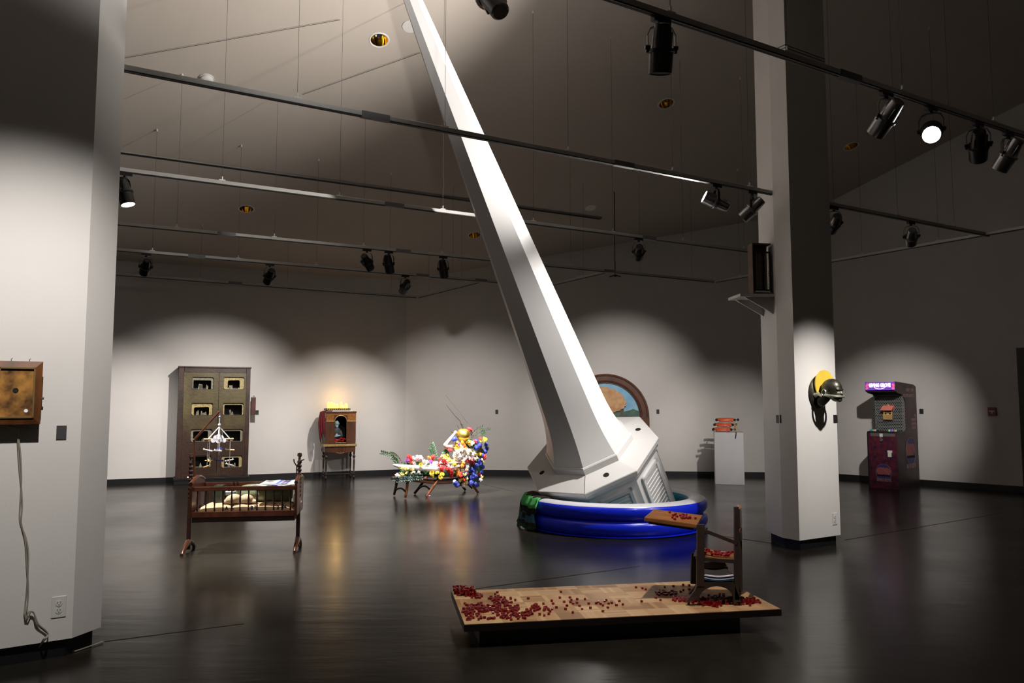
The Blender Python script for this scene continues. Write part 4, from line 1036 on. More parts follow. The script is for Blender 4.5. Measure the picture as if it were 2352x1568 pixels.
# curved seat
bm = BM(); n = 12; A, B = [], []
for i in range(n + 1):
    u = i / n; xn = 1610 + (1686 - 1610) * u; xf = 1616 + (1688 - 1616) * u
    sag = .010 * sin(pi * u); A.append((DD(xn, 1274 + 7 * u) - Vector((0, 0, sag)), D(xf, 1257 + 8 * u, Yf) - Vector((0, 0, sag))))
va = [[bm.verts.new(p), bm.verts.new(q_)] for p, q_ in A]; vb = [[bm.verts.new(p - Vector((0, 0, .02))), bm.verts.new(q_ - Vector((0, 0, .02)))] for p, q_ in A]
for i in range(n):
    bm.faces.new((va[i][0], va[i + 1][0], va[i + 1][1], va[i][1])); bm.faces.new((vb[i][0], vb[i][1], vb[i + 1][1], vb[i + 1][0]))
    bm.faces.new((va[i][0], vb[i][0], vb[i + 1][0], va[i + 1][0])); bm.faces.new((va[i][1], va[i + 1][1], vb[i + 1][1], vb[i][1]))
bm.faces.new((va[0][0], va[0][1], vb[0][1], vb[0][0])); bm.faces.new((va[n][0], vb[n][0], vb[n][1], va[n][1])); obj('seat', bm, oak, ck, True)
SEAT = A
# backrest: upright boards between near and far uprights
for Y, nm in ((Yn, 'n'), (Yf, 'f')):
    k = Yn / Y
    bm = BM(); bar(bm, D(1176 + (1692 - 1176) * 1.0 * 1, 1376 if Y == Yn else 1362, Y) if Y == Yn else D(1700, 1358, Y), (D(1691, 1164, Y) if Y == Yn else D(1697, 1170, Y)), .028, .024)
    o = obj('back_upright', bm, iron, ck)
ru = [D(1691, 1180, Yn), D(1666, 1166, Yf)]
bm = BM()
for z0, z1 in ((.61, .735), (.53, .59)):
    p0, p1 = D(1691, 1200, Yn), D(1697, 1186, Yf)
    n_ = 10
    for i in range(n_):
        u0, u1 = i / n_, (i + 1) / n_; a0 = p0.lerp(p1, u0); a1 = p0.lerp(p1, u1); bow = .02
        a0 = Vector((a0.x + bow * sin(pi * u0), a0.y, 0)); a1 = Vector((a1.x + bow * sin(pi * u1), a1.y, 0)); d_ = (a1 - a0)
        w_ = Vector((.008, 0, 0))
        vs = [bm.verts.new(v) for v in (a0 - w_ + Vector((0, 0, z0)), a0 + w_ + Vector((0, 0, z0)), a0 + w_ + Vector((0, 0, z1)), a0 - w_ + Vector((0, 0, z1)), a1 - w_ + Vector((0, 0, z0)), a1 + w_ + Vector((0, 0, z0)), a1 + w_ + Vector((0, 0, z1)), a1 - w_ + Vector((0, 0, z1)))]
        for f in ((0, 1, 2, 3), (7, 6, 5, 4), (0, 4, 5, 1), (1, 5, 6, 2), (2, 6, 7, 3), (3, 7, 4, 0)): bm.faces.new([vs[j] for j in f])
bmesh.ops.remove_doubles(bm, verts=bm.verts[:], dist=1e-5); obj('backrest_board', bm, oak, ck)
bm = BM(); bar(bm, DD(1608, 1345), DD(1609, 1204), .045, .03); obj('front_post', bm, iron, ck)
bm = BM(); bar(bm, D(1592, 1340, Yf), D(1594, 1270, Yf), .035, .025); obj('front_post', bm, iron, ck)
bm = BM(); bar(bm, DD(1612, 1216), DD(1692, 1247), .022, .028); obj('arm_rail', bm, iron, ck)
bm = BM(); bar(bm, DD(1600, 1283), DD(1690, 1289), .022, .02); bar(bm, D(1598, 1266, Yf), D(1668, 1272, Yf), .022, .02); bar(bm, DD(1603, 1283), D(1598, 1266, Yf), .02, .02); obj('seat_rail', bm, iron, ck)
# arched legs cut from one board on each side
for Y, (xl, xr, yt, yb) in ((Yn, (1575, 1702, 1336, 1377)), (Yf, (1581, 1704, 1325, 1361.5))):
    def dp_(x, y): p = D(x, y, Y); return (p.x, max(p.z, PZ + .001))
    m_ = (xl + xr) / 2; poly = [dp_(xl + 28, yt), dp_(xr - 18, yt), dp_(xr - 10, yt + 22), dp_(xr, yb + 4), dp_(xr - 18, yb + 4)]
    poly += [dp_(m_ + 6 + (xr - 24 - m_) * cos(pi * i / 10), yb - 3 - (yb - yt - 12) * sin(pi * i / 10)) for i in range(11)] + [dp_(xl + 18, yb), dp_(xl, yb + 4), dp_(xl + 20, yb - 22)]
    bm = BM(); prism(bm, poly, Y - .012, Y + .012); obj('leg', bm, iron, ck)
bm = BM(); slab(bm, [DD(1606, 1333), D(1604, 1318, Yf), D(1672, 1320, Yf), DD(1690, 1335)], .012); slab(bm, [D(1604, 1300, Yf), D(1604, 1299, Yf + .01), D(1672, 1301, Yf + .01), D(1672, 1302, Yf)], .06); obj('book_shelf', bm, iron, ck)
# magazines and paper
def sheet(name, l, cat, c4, th, m, sag=.012):
    p = [Vector(v) for v in c4]; bm = BM(); n = 10; T, Bo = [], []
    for i in range(n + 1):
        u = i / n; s = Vector((0, 0, -sag * sin(pi * u))); a0 = p[0].lerp(p[3], u) + s; a1 = p[1].lerp(p[2], u) + s
        T.append((bm.verts.new(a0), bm.verts.new(a1))); Bo.append((bm.verts.new(a0 - Vector((0, 0, th))), bm.verts.new(a1 - Vector((0, 0, th)))))
    for i in range(n):
        bm.faces.new((T[i][0], T[i + 1][0], T[i + 1][1], T[i][1])); bm.faces.new((Bo[i][0], Bo[i][1], Bo[i + 1][1], Bo[i + 1][0]))
        bm.faces.new((T[i][0], Bo[i][0], Bo[i + 1][0], T[i + 1][0])); bm.faces.new((T[i][1], T[i + 1][1], Bo[i + 1][1], Bo[i][1]))
    bm.faces.new((T[0][0], T[0][1], Bo[0][1], Bo[0][0])); bm.faces.new((T[n][0], Bo[n][0], Bo[n][1], T[n][1]))
    return tag(obj(name, bm, m, None, True), l, cat)
up = Vector((0, 0, .004))
blu = M('magazine_blue', (.03, .18, .42), .3); whp = M('paper_white', (.66, .66, .72), .5); grp = M('grey_paper', (.10, .095, .09), .7)
base4 = [DD(1611, 1330), D(1608, 1315, Yf), D(1668, 1317, Yf), DD(1685, 1332)]
sheet('magazine', 'glossy blue magazine at the bottom of the pile under the seat', 'magazine', [p + Vector((0, -.01, .012)) for p in base4], .007, blu)
sheet('magazine', 'white magazine in the middle of the pile under the seat', 'magazine', [p + Vector((.0, -.012, .020)) for p in base4], .006, whp)
sheet('magazine', 'dark blue magazine in the pile under the seat', 'magazine', [p + Vector((.004, -.006, .028)) for p in base4], .006, M('magazine_navy', (.02, .04, .16), .3))
sheet('magazine', 'topmost white magazine of the pile under the seat', 'magazine', [p + Vector((-.004, -.014, .036)) for p in base4], .006, whp)
sheet('paper_sheet', 'curled grey paper standing above the magazines under the seat', 'paper', [DD(1622, 1330) + Vector((0, .14, .05)), DD(1620, 1308) + Vector((0, .20, .01)), DD(1680, 1306) + Vector((0, .20, .02)), DD(1684, 1328) + Vector((0, .14, .05))], .003, grp, .01)
bm = BM(); A_ = DD(1592, 1277); vs = [bm.verts.new(v) for v in (DD(1592, 1277), DD(1597, 1263), DD(1609, 1262), DD(1606, 1277), D(1597, 1264, Yn + .1), D(1609, 1260, Yn + .1))]
bm.faces.new((vs[0], vs[1], vs[2], vs[3])); bm.faces.new((vs[1], vs[4], vs[5], vs[2])); o = obj('paper_scrap', bm, grp); s = o.modifiers.new('s', 'SOLIDIFY'); s.thickness = .002; tag(o, 'grey paper corner sticking out left of the chair seat', 'paper')

# ================================================================ red cubes
redm = M('clear_red_plastic', (0.20, 0.002, 0.006), 0.25, coat=.3)
CS = .0138
bm = BM(); box(bm, CS, CS, CS); bevel(bm, .0014, 1); cube0 = obj('red_cube', bm, redm); cubeme = cube0.data; bpy.data.objects.remove(cube0)
random.seed(21); cubes = []
def gsc(n, cx, cy, sx, sy, z=0.0, lay=1, rot=0):
    for _ in range(n):
        a = random.gauss(0, 1); b_ = random.gauss(0, 1)
        if abs(a) > 1.8 or abs(b_) > 1.8: a *= .5; b_ *= .5
        x = cx + sx * a; y = cy + sy * b_ + rot * sx * a
        p = G(x, y, PZ); q_ = loc(PM, p)
        if not (.012 < q_.x < PWd - .012 and .012 < q_.y < PDp - .012): continue
        cubes.append((Vector((p.x, p.y, PZ + CS * (.5 + random.randrange(lay)))), 'far' if x < 1130 and y < 1378 else ('left' if x < 1300 else ('mid' if x < 1560 else 'chair'))))
gsc(150, 1062, 1363, 17, 4.2, lay=3); gsc(30, 1092, 1370, 9, 3)
for c_ in [(14, 1135, 1376, 10, 4), (12, 1143, 1382, 7, 5), (12, 1163, 1384, 9, 3), (22, 1078, 1398, 9, 6), (20, 1075, 1405, 8, 4), (12, 1097, 1393, 5, 4), (30, 1115, 1398, 9, 5), (14, 1108, 1403, 6, 4), (18, 1138, 1402, 8, 4), (14, 1148, 1395, 12, 3),
           (18, 1168, 1402, 12, 4), (16, 1185, 1398, 8, 5), (20, 1160, 1416, 10, 4), (20, 1195, 1412, 12, 3), (12, 1215, 1408, 5, 4), (16, 1227, 1396, 5, 7), (12, 1078, 1420, 5, 5), (8, 1092, 1416, 8, 4), (8, 1120, 1422, 14, 3), (10, 1160, 1380, 14, 6), (8, 1185, 1420, 20, 3), (10, 1250, 1400, 9, 4)]:
    gsc(*c_)
for x, y in [(1213, 1376), (1138, 1366), (1142, 1362), (1173, 1375), (1288, 1361), (1286, 1374), (1309, 1374), (1312, 1379), (1326, 1378), (1344, 1377), (1310, 1385), (1325, 1386), (1316, 1387), (1296, 1384), (1267, 1382), (1271, 1388), (1248, 1389), (1255, 1396), (1268, 1400), (1278, 1397), (1302, 1393), (1299, 1400), (1331, 1393), (1337, 1400), (1356, 1398), (1352, 1388), (1369, 1387), (1374, 1384), (1380, 1389), (1385, 1392), (1389, 1382), (1392, 1380), (1396, 1397), (1398, 1388), (1405, 1384), (1405, 1386), (1416, 1391), (1423, 1382), (1431, 1390), (1385, 1405), (1316, 1408), (1261, 1412), (1240, 1413), (1250, 1415), (1202, 1421), (1240, 1400), (1461, 1350), (1474, 1383), (1483, 1355), (1475, 1352), (1517, 1380), (1507, 1374), (1527, 1350), (1547, 1348), (1529, 1361), (1516, 1362), (1549, 1365), (1563, 1360), (1570, 1357), (1583, 1346), (1583, 1355), (1569, 1345), (1540, 1367), (1653, 1366), (1637, 1393), (1722, 1392)]:
    gsc(1, x, y, .3, .3)
gsc(26, 1520, 1363, 9, 4); gsc(10, 1545, 1363, 8, 3); gsc(34, 1563, 1378, 12, 3.5, rot=.1); gsc(95, 1618, 1386, 22, 4, lay=2, rot=.12); gsc(80, 1690, 1384, 24, 4, lay=2); gsc(22, 1732, 1384, 10, 3); gsc(14, 1650, 1372, 18, 3)
lab = {'far': ('small red cube in the dense heap at the platform far left corner', 'red cubes heaped in the far left corner'),
       'left': ('small red cube lying in the loose scatter over the platform left part', 'red cubes scattered on the left part of the platform'),
       'mid': ('small red cube lying alone on the middle of the parquet platform', 'red cubes on the middle of the platform'),
       'chair': ('small red cube in the drift around the school chair feet', 'red cubes around the chair feet'),
       'desk': ('small red cube in the little pile on the tablet desk', 'red cubes on the tablet desk'),
       'seat': ('small red cube lying on the school chair seat', 'red cubes on the chair seat')}
for n_, cx, cy, sx, sy in ((18, .66, .50, .09, .14), (8, .75, .45, .1, .1), (1, .50, .62, 0, 0), (1, .36, .75, 0, 0)):
    for _ in range(n_):
        u = cx + random.gauss(0, sx); v = cy + random.gauss(0, sy) if sy else cy; u = min(max(u, .06), .95); v = min(max(v, .08), .92)
        a_ = DQ[0].lerp(DQ[3], u); b_ = DQ[1].lerp(DQ[2], u); cubes.append((a_.lerp(b_, v) + Vector((0, 0, CS * .55)), 'desk'))
for _ in range(48):
    u = random.uniform(.05, .95) if _ % 3 else random.gauss(.62, .14); u = min(max(u, .04), .96); v = random.uniform(.25, .8)
    k = int(u * 12); a_ = SEAT[min(k, 12)][0]; b_ = SEAT[min(k, 12)][1]; a2 = SEAT[min(k + 1, 12)]
    p = a_.lerp(b_, v).lerp(a2[0].lerp(a2[1], v), u * 12 - k); cubes.append((p + Vector((0, 0, CS * .55)), 'seat'))
pri = {'desk': 0, 'seat': 0, 'mid': 0, 'left': 1, 'chair': 2, 'far': 4}
cubes.sort(key=lambda c: pri[c[1]] + random.random() * 1.2)
for p, z in cubes[:300]:
    o = bpy.data.objects.new('red_cube', cubeme); COL.objects.link(o); o.location = p; o.rotation_euler = (0, 0, random.uniform(0, 1.57)); tag(o, lab[z][0], 'cube', lab[z][1])
bm = BM()
for p, z in cubes[300:]: box(bm, CS, CS, CS, p, (0, 0, random.uniform(0, 1.57)))
if cubes[300:]:
    o = obj('red_cube_heap', bm, redm); tag(o, 'remaining small red cubes heaped in the corner and around the chair', 'cubes'); o['kind'] = 'stuff'

# ================================================================ towel over the pool edge
def towel():
    a0 = radians(193)
    bm = BM(); nu, nv = 16, 40; grid = []
    prof = [(PR - .235, .33), (PR - .19, .352), (PR - .115, .364), (PR - .03, .345), (PR + .02, .27), (PR + .02, .2), (PR + .03, .12), (PR + .045, .05), (PR + .06, .012)]
    for j in range(nv + 1):
        v = j / nv * (len(prof) - 1); k = min(int(v), len(prof) - 2); f = v - k
        r = prof[k][0] * (1 - f) + prof[k + 1][0] * f; z = prof[k][1] * (1 - f) + prof[k + 1][1] * f; row = []
        for i in range(nu + 1):
            u = i / nu - .5; a = a0 + u * .62 + .02 * sin(j * .4); rr = r + .014 * sin(i * 1.9 + j * .15) + .008
            row.append(bm.verts.new((PC.x + rr * cos(a), PC.y + rr * sin(a), z + .006 * sin(i * 2.3))))
        grid.append(row)
    ms = [M('towel_black', (.006, .006, .006), .9), M('towel_green', (.07, .42, .10), .9, bump=.3, bscale=60), M('towel_blue', (.02, .10, .16), .9), M('towel_red', (.10, .015, .008), .9), M('towel_dark_green', (.005, .05, .012), .9)]
    for j in range(nv):
        v = j / nv
        for i in range(nu):
            f = bm.faces.new((grid[j][i], grid[j][i + 1], grid[j + 1][i + 1], grid[j + 1][i]))
            w = v + .02 * sin(i * .9)
            f.material_index = 3 if w < .14 else (0 if w < .34 else (1 if w < .53 else (0 if w < .66 else (2 if w < .80 else (0 if w < .88 else 4)))))
            if .15 < w < .3 and i < 5: f.material_index = 3
            if .68 < w < .78 and 6 < i < 10: f.material_index = 0
    o = obj('beach_towel', bm, ms, None, 'all'); s = o.modifiers.new('s', 'SOLIDIFY'); s.thickness = .008; s.offset = 1
    tag(o, 'black, green and blue striped towel hanging over the pool left edge', 'towel')
towel()
# ================================================================ chaise longue with the flower figure
chw = M('chestnut_wood', (0.16, 0.055, 0.022), 0.35, var=.35, scale=9, coat=.3); chd = M('dark_chestnut', (0.03, 0.011, 0.006), 0.4, var=.3)
CO = G(931, 1145); cdv = (G(1098.5, 1133) - CO).normalized(); 
HM = Matrix.Translation(CO) @ Matrix.Rotation(atan2(cdv.y, cdv.x), 4, 'Z')
chs = thing('chaise_longue', 'low wooden chaise longue with curved legs under the flower covered figure', 'chaise longue', CO, atan2(cdv.y, cdv.x))
CW = .42; LX = (G(1098.5, 1133) - CO).length
def crail(y):
    P = [(-.06, y, .27), (.10, y, .265), (.30, y, .235), (.52, y, .205), (.75, y, .20), (.98, y, .215), (1.12, y, .25), (1.22, y, .40), (1.28, y, .60), (1.30, y, .78)]
    return smoothp([Vector(p) for p in P], 3)
for y in (0.02, CW - .02):
    bm = BM(); tube(bm, crail(y), .022, 8); obj('side_rail', bm, chw, chs, True)
def sweep(pts, w0, w1, m=chw, nm='leg'):
    P = smoothp([Vector(p) for p in pts], 4); n = len(P) - 1
    bm = BM(); tube(bm, P, lambda i: w0 + (w1 - w0) * i / n, 8); return obj(nm, bm, m, chs, True)
for y, s in ((0.0, 1), (CW, -1)):
    sweep([(.04, y + s * .02, .27), (.03, y + s * .01, .16), (0, y, .014)], .026, .019)
    sweep([(.60, y + s * .02, .40), (.55, y + s * .01, .28), (.50, y, .20), (.42, y, .10), (.34, y - s * .0, .014)], .022, .021)
    sweep([(1.05, y + s * .02, .22), (1.13, y + s * .01, .16), (1.19, y, .08), (LX, y, .014)], .026, .019)
    sweep([(.60, y + s * .02, .38), (.64, y, .43), (.70, y - s * .0, .455)], .02, .02, nm='arm_support')
    bm = BM(); tube(bm, smoothp([Vector(p) for p in ((.50, y, .45), (.58, y, .475), (.72, y, .47), (.86, y, .455), (1.0, y, .44), (1.2, y, .45))], 3), .022, 8); obj('armrest', bm, chw, chs, True)
for x, z in ((.02, .10), (.42, .11), (1.13, .11)):
    bm = BM(); tube(bm, [(x, .0, z - .02), (x, CW * .25, z + .02), (x, CW * .5, z + .035), (x, CW * .75, z + .02), (x, CW, z - .02)], .014, 8); obj('cross_stretcher', bm, chd, chs, True)
bm = BM(); P0, P1 = crail(.03), crail(CW - .03)
for i in range(len(P0) - 1):
    vs = [bm.verts.new(v) for v in (P0[i], P0[i + 1], P1[i + 1], P1[i])]; bm.faces.new(vs)
bmesh.ops.remove_doubles(bm, verts=bm.verts[:], dist=1e-4); o = obj('upholstery', bm, chd, chs, True); s = o.modifiers.new('s', 'SOLIDIFY'); s.thickness = .035; s.offset = -1

fg = thing('flower_figure', 'reclining figure covered in colourful flowers with a golden apple head on the chaise', 'sculpture', CO, atan2(cdv.y, cdv.x))
HI = HM.inverted()
def F(cx, cy, dy=0.0):
    px = 860 + cx / 5.807; py = 890 + cy / 5.807
    return HI @ D(px, py, 11.60 + (px - 931) * .0036 + dy)
clay = M('pale_skin_cloth', (0.30, 0.21, 0.18), 0.7, var=.12, scale=30, bump=.3, bscale=120)
whc = M('white_body_cloth', (0.75, 0.70, 0.68), 0.75, bump=.2)
# body: torso leaning back, legs stretched left, one arm raised behind the head
blob('body', [('c', F(1180, 840), F(1210, 980, .05), .10, .11), ('c', F(1200, 960, .05), F(1000, 1060, .05), .11, .085), ('c', F(1120, 1030), F(900, 1080, -.02), .085, .07), ('c', F(900, 1080, -.02), F(640, 1075, -.06), .066, .05), ('c', F(640, 1075, -.06), F(420, 1055, -.08), .046, .034), ('c', F(420, 1055, -.08), F(330, 1050, -.08), .034, .032), ('c', F(330, 1050, -.08), F(255, 1030, -.08), .032, .016),
    ('c', F(1100, 1020, .15), F(880, 1030, .16), .08, .065), ('c', F(880, 1030, .16), F(480, 1030, .14), .06, .034), ('c', F(1190, 780), F(1180, 740), .04, .035), ('e', F(1140, 900, -.03), (.13, .08, .085)), ('e', F(1210, 880, -.03), (.12, .08, .10)), ('e', F(1280, 880, 0), (.09, .08, .09))], whc, fg, .012, 4)
blob('raised_arm', [('c', F(1120, 800), F(960, 790, -.05), .045, .036), ('c', F(960, 790, -.05), F(945, 765, -.05), .036, .034), ('c', F(945, 765, -.05), F(1060, 625, -.02), .034, .024), ('e', F(1080, 600, -.0), (.03, .025, .035))], clay, fg, .009, 3)
blob('lower_arm', [('c', F(1270, 880, -.08), F(1180, 985, -.14), .042, .034), ('c', F(1180, 985, -.14), F(1040, 1010, -.16), .032, .024), ('e', F(1010, 1010, -.16), (.035, .022, .02))], clay, fg, .009, 3)
# golden apple head
goldm = M('gold_leaf', (0.85, 0.60, 0.14), 0.42, 1.0, var=.12, scale=8)
hc = F(1185, 640, -.02); hr = .106
bm = BM(); prof = []
for i in range(25):
    a = pi * i / 24; r = hr * sin(a) * (1 + .12 * cos(a)); z = hr * (1.1 * cos(a) - (.30 * math.exp(-(a / .35) ** 2))) 
    if a > 1.6: r *= 1 - .26 * (a - 1.6)
    prof.append((max(r, .0005), z))
lathe(bm, prof[::-1], 32, Matrix.Translation(hc) @ Euler((.25, -.12, .4)).to_matrix().to_4x4()); obj('golden_apple_head', bm, goldm, fg, 'all')
twm = M('dark_twig', (.02, .012, .01), .7)
bm = BM(); tube(bm, [F(1185, 560), F(1160, 500), F(1140, 440), F(1070, 370), F(960, 230)], lambda i: (.006, .0055, .005, .004, .002)[i], 6); tube(bm, [F(1185, 560), F(1185, 520), F(1160, 480)], .004, 6); obj('twig', bm, twm, fg)
bm = BM(); tube(bm, [F(1250, 480), F(1215, 435), F(1100, 280), F(950, 100)], .0016, 5); obj('twig', bm, twm, fg)
bm = BM(); tube(bm, [F(1130, 550), F(1105, 500)], .003, 5); tube(bm, [F(1060, 620), F(1025, 585)], .004, 5); obj('twig', bm, twm, fg)
leafm = M('dark_green_leaf', (0.02, 0.075, 0.02), .55, var=.5, scale=30); eucm = M('eucalyptus_leaf', (0.07, 0.125, 0.105), .6, var=.2); berm = M('wine_berry', (.12, .012, .03), .5)
blob('foliage_bed', [('c', F(1260, 760, .16), F(1370, 900, .16), .10, .14), ('c', F(1360, 900, .14), F(1300, 1120, .10), .14, .15), ('c', F(1300, 1120, .1), F(1180, 1220, .05), .14, .09), ('c', F(1280, 1200, .0), F(1340, 1260, .0), .08, .06), ('c', F(1000, 1130, .08), F(600, 1120, .06), .07, .07), ('c', F(600, 1120, .06), F(380, 1120, .03), .065, .05), ('c', F(700, 1040, .14), F(430, 1020, .1), .06, .05), ('c', F(1080, 1130, .0), F(900, 1140, -.02), .07, .06)], leafm, fg, .014, 1)
random.seed(9)
def petal_flower(n, r, w, tilt=.35, layers=1):
    bm = BM()
    for l in range(layers):
        for k in range(n):
            a = 2 * pi * (k + .5 * l) / n; t = tilt + .4 * l; rr = r * (1 - .25 * l)
            c, s = cos(a), sin(a); L = [(0, 0, 0), (rr * .5, -w, rr * .5 * t), (rr * .5, w, rr * .5 * t), (rr, 0, rr * t * 1.3)]
            v = [bm.verts.new((x * c - y * s, x * s + y * c, z + .003 * l)) for x, y, z in L]
            bm.faces.new((v[0], v[1], v[3], v[2]))
    return bm
def bloom_rose(r):
    bm = BM(); ball(bm, (0, 0, r * .25), r * .5, (1, 1, .9), 2)
    for l in range(3):
        for k in range(5):
            a = 2 * pi * k / 5 + l * .6; rr = r * (.45 + .22 * l); tl = 1.3 - .38 * l
            Mx = Matrix.Rotation(a, 4, 'Z') @ Matrix.Translation((rr, 0, r * (.30 - .12 * l))) @ Matrix.Rotation(-tl, 4, 'Y')
            bmesh.ops.create_icosphere(bm, subdivisions=1, radius=1, matrix=Mx @ Matrix.Diagonal((r * .42, r * .42, r * .09, 1)))
    return bm
def bloom_hydr(r):
    bm = BM()
    for i in range(34):
        z = 1 - 1.5 * i / 33; q = sqrt(max(0, 1 - z * z)); a = i * 2.4; p = Vector((q * cos(a), q * sin(a), z)) * r * .85
        for k in range(2): 
            Mx = Matrix.Translation(p) @ Vector((0, 0, 1)).rotation_difference(p).to_matrix().to_4x4() @ Matrix.Rotation(k * pi / 2, 4, 'Z')
            box(bm, r * .42, r * .17, r * .05, (0, 0, 0), mat=Mx)
    ball(bm, (0, 0, 0), r * .72, sub=1); return bm
def mk_fl(nm, bmf, mats, extra=None):
    out = []
    for m in mats:
        o = obj(nm, bmf(), m, None, 'all' if nm != 'hydrangea' else False); me = o.data; bpy.data.objects.remove(o)
        if extra: extra(me, m)
        out.append(me)
    return out
fc = lambda n, c: M('petals_' + n, c, .55, var=.25, scale=60)
red_, whi, yel, ora, pur, blu_, pnk = fc('red', (.62, .02, .02)), fc('white', (.80, .74, .68)), fc('yellow', (.75, .50, .03)), fc('orange', (.80, .22, .02)), fc('purple', (.35, .05, .45)), fc('blue', (.05, .07, .42)), fc('pink', (.75, .30, .32))
pyel = fc('pale_yellow', (.75, .66, .22)); brc = M('flower_brown_centre', (.06, .03, .01), .8)
roses = {m.name: me for m, me in zip((red_, whi, yel, ora, pur, pnk, pyel), mk_fl('rose', lambda: bloom_rose(.030), (red_, whi, yel, ora, pur, pnk, pyel)))}
hyd = mk_fl('hydrangea', lambda: bloom_hydr(.052), (blu_,))[0]
def sunf():
    bm = petal_flower(14, .042, .008, .25, 2)
    for f in bm.faces: f.material_index = 0
    n0 = len(bm.faces); ball(bm, (0, 0, .006), .016, (1, 1, .5), 2); bm.faces.ensure_lookup_table()
    for f in bm.faces[n0:]: f.material_index = 1
    return bm
o = obj('sunflower', sunf(), [yel, brc]); sunme = o.data; bpy.data.objects.remove(o)
cnt = {}
def put(nm, me, cx, cy, dy, s=1.0):
    cnt[nm] = cnt.get(nm, 0) + 1
    o = bpy.data.objects.new(nm, me); COL.objects.link(o); o.parent = fg; o.location = F(cx, cy, dy)
    # face mostly toward the room: local z to -y with scatter
    o.rotation_euler = (random.gauss(1.15, .35), random.gauss(0, .3), random.gauss(-.5, .5)); o.scale = (s, s, s)
def spray(mats, boxes, n, dy=-.05, s=(.8, 1.2)):
    for _ in range(n):
        x0, x1, y0, y1 = random.choice(boxes) if len(boxes) > 1 else boxes[0]; m = random.choice(mats)
        put('rose', roses[m.name], random.uniform(x0, x1), random.uniform(y0, y1), dy + random.uniform(-.03, .03), random.uniform(*s))
spray([whi, whi, whi, pnk], [(480, 640, 910, 1050)], 15, .02); spray([red_, ora], [(430, 490, 910, 1000)], 4, -.0)
put('rose', roses[pur.name], 435, 975, -.06); put('rose', roses[pur.name], 752, 992, -.06); put('rose', roses[pur.name], 1130, 752, -.13, .7)
spray([red_, ora, yel], [(715, 820, 910, 1010)], 7, -.0); spray([whi], [(650, 720, 980, 1040)], 4, 0)
spray([yel, pyel], [(900, 1060, 900, 1000)], 9, -.08); spray([red_], [(850, 960, 990, 1050), (980, 1040, 810, 840)], 5, -.08)
spray([yel, pyel, ora], [(1070, 1280, 720, 830)], 13, -.10); spray([whi, pyel], [(1230, 1370, 800, 900), (1270, 1330, 720, 780)], 8, -.08)
spray([whi, whi, pyel], [(1060, 1300, 820, 960)], 9, -.15, (.6, .9)); spray([red_, pnk], [(860, 960, 950, 1020)], 5, -.1, (.6, .9)); spray([yel, ora], [(1040, 1230, 985, 1060)], 9, -.16, (.7, 1)); spray([whi], [(1060, 1330, 830, 950)], 10, -.17, (.8, 1.1)); spray([pnk, whi, yel], [(1330, 1460, 880, 1240)], 9, -.06, (.7, 1)); spray([whi, yel, pyel], [(1350, 1450, 800, 1000)], 8, -.04, (.6, .9)); spray([pyel, whi, ora, red_], [(1050, 1250, 1080, 1250)], 12, -.14, (.6, .9)); spray([red_, yel], [(1330, 1480, 680, 760)], 4, .02, (.7, .9)); spray([whi, pyel], [(380, 620, 1080, 1150)], 6, -.13, (.5, .8)); spray([red_], [(1225, 1330, 950, 1020)], 5, -.1); spray([red_], [(1280, 1350, 680, 730), (1250, 1290, 545, 580)], 4, -.0)
spray([pnk, whi], [(1290, 1350, 950, 1000), (1180, 1240, 1050, 1100), (1140, 1190, 1150, 1200), (1180, 1230, 1270, 1310)], 8, -.12)
spray([red_], [(885, 1030, 1060, 1170)], 12, -.1); spray([pyel], [(350, 440, 1030, 1160)], 7, -.12, (.7, 1)); spray([whi], [(560, 620, 1130, 1170), (300, 330, 1160, 1180)], 3, -.12)
spray([red_, ora, pyel, yel], [(1070, 1160, 1080, 1190), (1130, 1260, 1200, 1290)], 10, -.12); spray([red_], [(1450, 1500, 900, 950), (1340, 1400, 1140, 1190)], 4, -.02)
for x, y in ((770, 1140), (840, 1140), (900, 1160), (760, 1185), (880, 1195), (1410, 885), (1430, 700), (1480, 695), (620, 1030), (1085, 735), (1205, 1220), (930, 920), (1100, 1010), (1160, 1010)): put('sunflower', sunme, x, y, -.13 if y > 950 else -.03, random.uniform(.8, 1.1))
for x, y, d in ((1070, 690, -.1), (1360, 720, .0), (1400, 770, -.02), (1490, 760, .05), (1500, 810, .05), (1360, 800, -.06), (1480, 850, .05), (1385, 970, -.04), (1400, 1020, -.02), (1420, 980, 0), (1290, 1090, -.08), (1330, 1110, -.06), (1220, 1150, -.12), (1380, 1090, .0), (1300, 1200, -.1), (1220, 1200, -.12), (1290, 1270, -.12), (1340, 1280, -.1), (1080, 1270, -.12), (1370, 1300, -.04), (1400, 1170, 0), (1100, 1300, -.12), (1380, 1240, -.02), (1350, 1180, -.1), (1440, 1060, .02), (1310, 1160, -.1), (1440, 900, -.02), (1360, 1040, -.08), (1250, 1110, -.1), (1420, 1120, 0)): put('hydrangea', hyd, x, y, d, random.uniform(.72, .98))
def branch(p0, p1, m, n=9, L=.05, w=.012, nm='leafy_branch', bow=.03):
    bm = BM(); P = [F(*p0).lerp(F(*p1), k / n) + Vector((0, 0, bow * sin(pi * k / n))) for k in range(n + 1)]; tube(bm, P, .0022, 5)
    for i, p in enumerate(P[1:]):
        for s in (-1, 1):
            d = (P[-1] - P[0]).normalized(); sd = Vector((-d.z, 0, d.x)) * s; q = p + d * L * .5 + sd * L * .75; sw = Vector((d.x, .6, d.z)) * w
            v = [bm.verts.new(t) for t in (p, (p + q) / 2 + sw, q, (p + q) / 2 - sw)]; bm.faces.new(v)
    return obj(nm, bm, m, fg)
